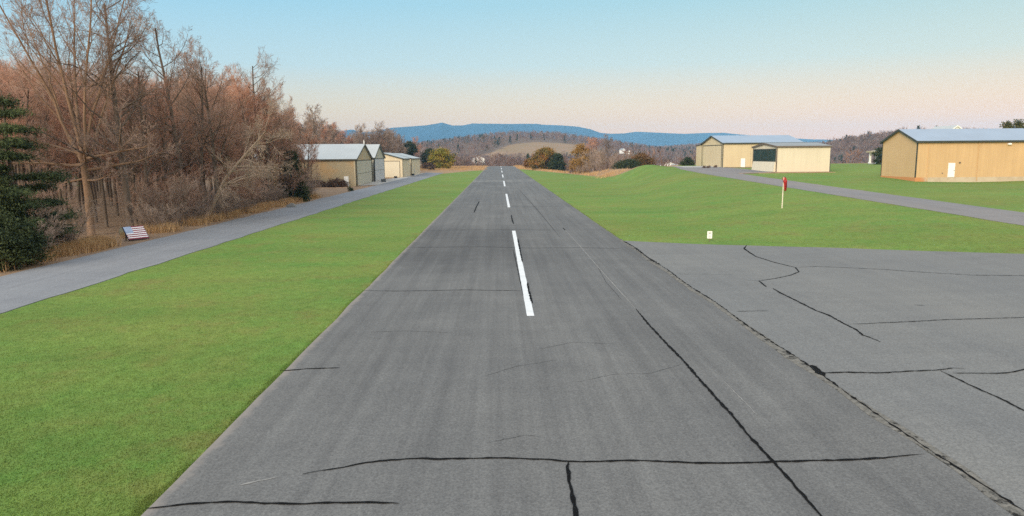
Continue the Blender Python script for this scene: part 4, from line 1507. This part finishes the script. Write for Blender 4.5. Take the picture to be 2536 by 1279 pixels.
nr, nc = len(rows), len(us)
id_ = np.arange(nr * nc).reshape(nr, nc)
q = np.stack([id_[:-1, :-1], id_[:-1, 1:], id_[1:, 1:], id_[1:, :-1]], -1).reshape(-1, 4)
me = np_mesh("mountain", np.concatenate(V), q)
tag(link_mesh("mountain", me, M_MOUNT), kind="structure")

# haze: one closed box of pale air
hm = bpy.data.materials.new("haze_air")
hm.use_nodes = True
nt = hm.node_tree
for nd in list(nt.nodes): nt.nodes.remove(nd)
out = nt.nodes.new("ShaderNodeOutputMaterial")
pv = nt.nodes.new("ShaderNodeVolumePrincipled")
pv.inputs["Color"].default_value = (.28, .61, 1.0, 1)
pv.inputs["Density"].default_value = 0.95e-4
pv.inputs["Anisotropy"].default_value = -.35
nt.links.new(pv.outputs[0], out.inputs["Volume"])
ztop = float(mz.max()) + 12
tag(MB().box(-5200, 7200, -60, 7800, -75, ztop).build("haze", hm), kind="stuff")
bpy.data.objects["haze"]["label"] = "pale blue air between the airfield and the mountains"

# ------------------------------------------------------------------ light
SUN_EL, SUN_AZ = math.radians(22), math.radians(213)  # azimuth clockwise from +Y: behind the camera, to the left
w = bpy.data.worlds.new("World")
scene.world = w
w.use_nodes = True
nt = w.node_tree
bg = nt.nodes["Background"]
sky = nt.nodes.new("ShaderNodeTexSky")
sky.sky_type = 'NISHITA'
sky.sun_disc = False
sky.sun_elevation = SUN_EL
sky.sun_rotation = SUN_AZ
sky.dust_density = 2.0
tc = nt.nodes.new("ShaderNodeTexCoord")
sep = nt.nodes.new("ShaderNodeSeparateXYZ")
nt.links.new(tc.outputs["Generated"], sep.inputs[0])
cr = nt.nodes.new("ShaderNodeValToRGB")
nt.links.new(sep.outputs["Z"], cr.inputs[0])
els = cr.color_ramp.elements
STOPS = [(0.0, (1.35, .66, .24)), (.03, (1.26, .70, .30)), (.065, (1.04, .76, .46)), (.12, (.63, .77, .76)), (.20, (.40, .69, .80)), (.36, (.62, .84, .98)), (.6, (1.40, 1.49, 1.60)), (1.0, (1.52, 1.60, 1.70))]  # stops above the view are brightened as overhead fill for ground and woods
while len(els) < len(STOPS): els.new(.5)
for e, (p_, c_) in zip(els, STOPS):
    e.position = p_
    e.color = (*c_, 1)
EXPO = 1.0
SKYK = .10
def vmul(col, k):
    m = nt.nodes.new("ShaderNodeVectorMath"); m.operation = 'SCALE'
    nt.links.new(col, m.inputs[0]); m.inputs["Scale"].default_value = k
    return m.outputs[0]
mixn = nt.nodes.new("ShaderNodeMix"); mixn.data_type = 'RGBA'
mixn.inputs[0].default_value = .88
nt.links.new(sky.outputs[0], mixn.inputs[6])
mr = nt.nodes.new("ShaderNodeMapRange")  # the evening sky is warmer to the right of the runway than to the left
mr.inputs[1].default_value, mr.inputs[2].default_value = -.45, .6
nt.links.new(sep.outputs["X"], mr.inputs[0])
az = nt.nodes.new("ShaderNodeMix"); az.data_type = 'RGBA'
nt.links.new(mr.outputs[0], az.inputs[0])
az.inputs[6].default_value = (.90, 1.01, 1.10, 1); az.inputs[7].default_value = (1.13, .97, .81, 1)
mu = nt.nodes.new("ShaderNodeMix"); mu.data_type = 'RGBA'; mu.blend_type = 'MULTIPLY'
mu.inputs[0].default_value = 1
nt.links.new(cr.outputs[0], mu.inputs[6]); nt.links.new(az.outputs[2], mu.inputs[7])
nt.links.new(vmul(mu.outputs[2], 1 / (2 ** EXPO) / SKYK), mixn.inputs[7])
nt.links.new(mixn.outputs[2], bg.inputs["Color"])
bg.inputs["Strength"].default_value = SKYK

sl = bpy.data.lights.new("sun", 'SUN')
sl.energy = 2.0
sl.angle = math.radians(34)
sl.color = (1.0, .83, .62)
so = bpy.data.objects.new("sun", sl)
COL.objects.link(so)
sdv = Vector((math.sin(SUN_AZ) * math.cos(SUN_EL), math.cos(SUN_AZ) * math.cos(SUN_EL), math.sin(SUN_EL)))
so.rotation_euler = sdv.to_track_quat('Z', 'Y').to_euler()

vs = scene.view_settings
vs.view_transform = 'Standard'
vs.look = 'None'
vs.gamma = 1
vs.exposure = EXPO
vs.use_curve_mapping = False
scene.cycles.use_denoising = False
scene.cycles.max_bounces = 6
scene.cycles.volume_bounces = 0
scene.cycles.use_adaptive_sampling = False
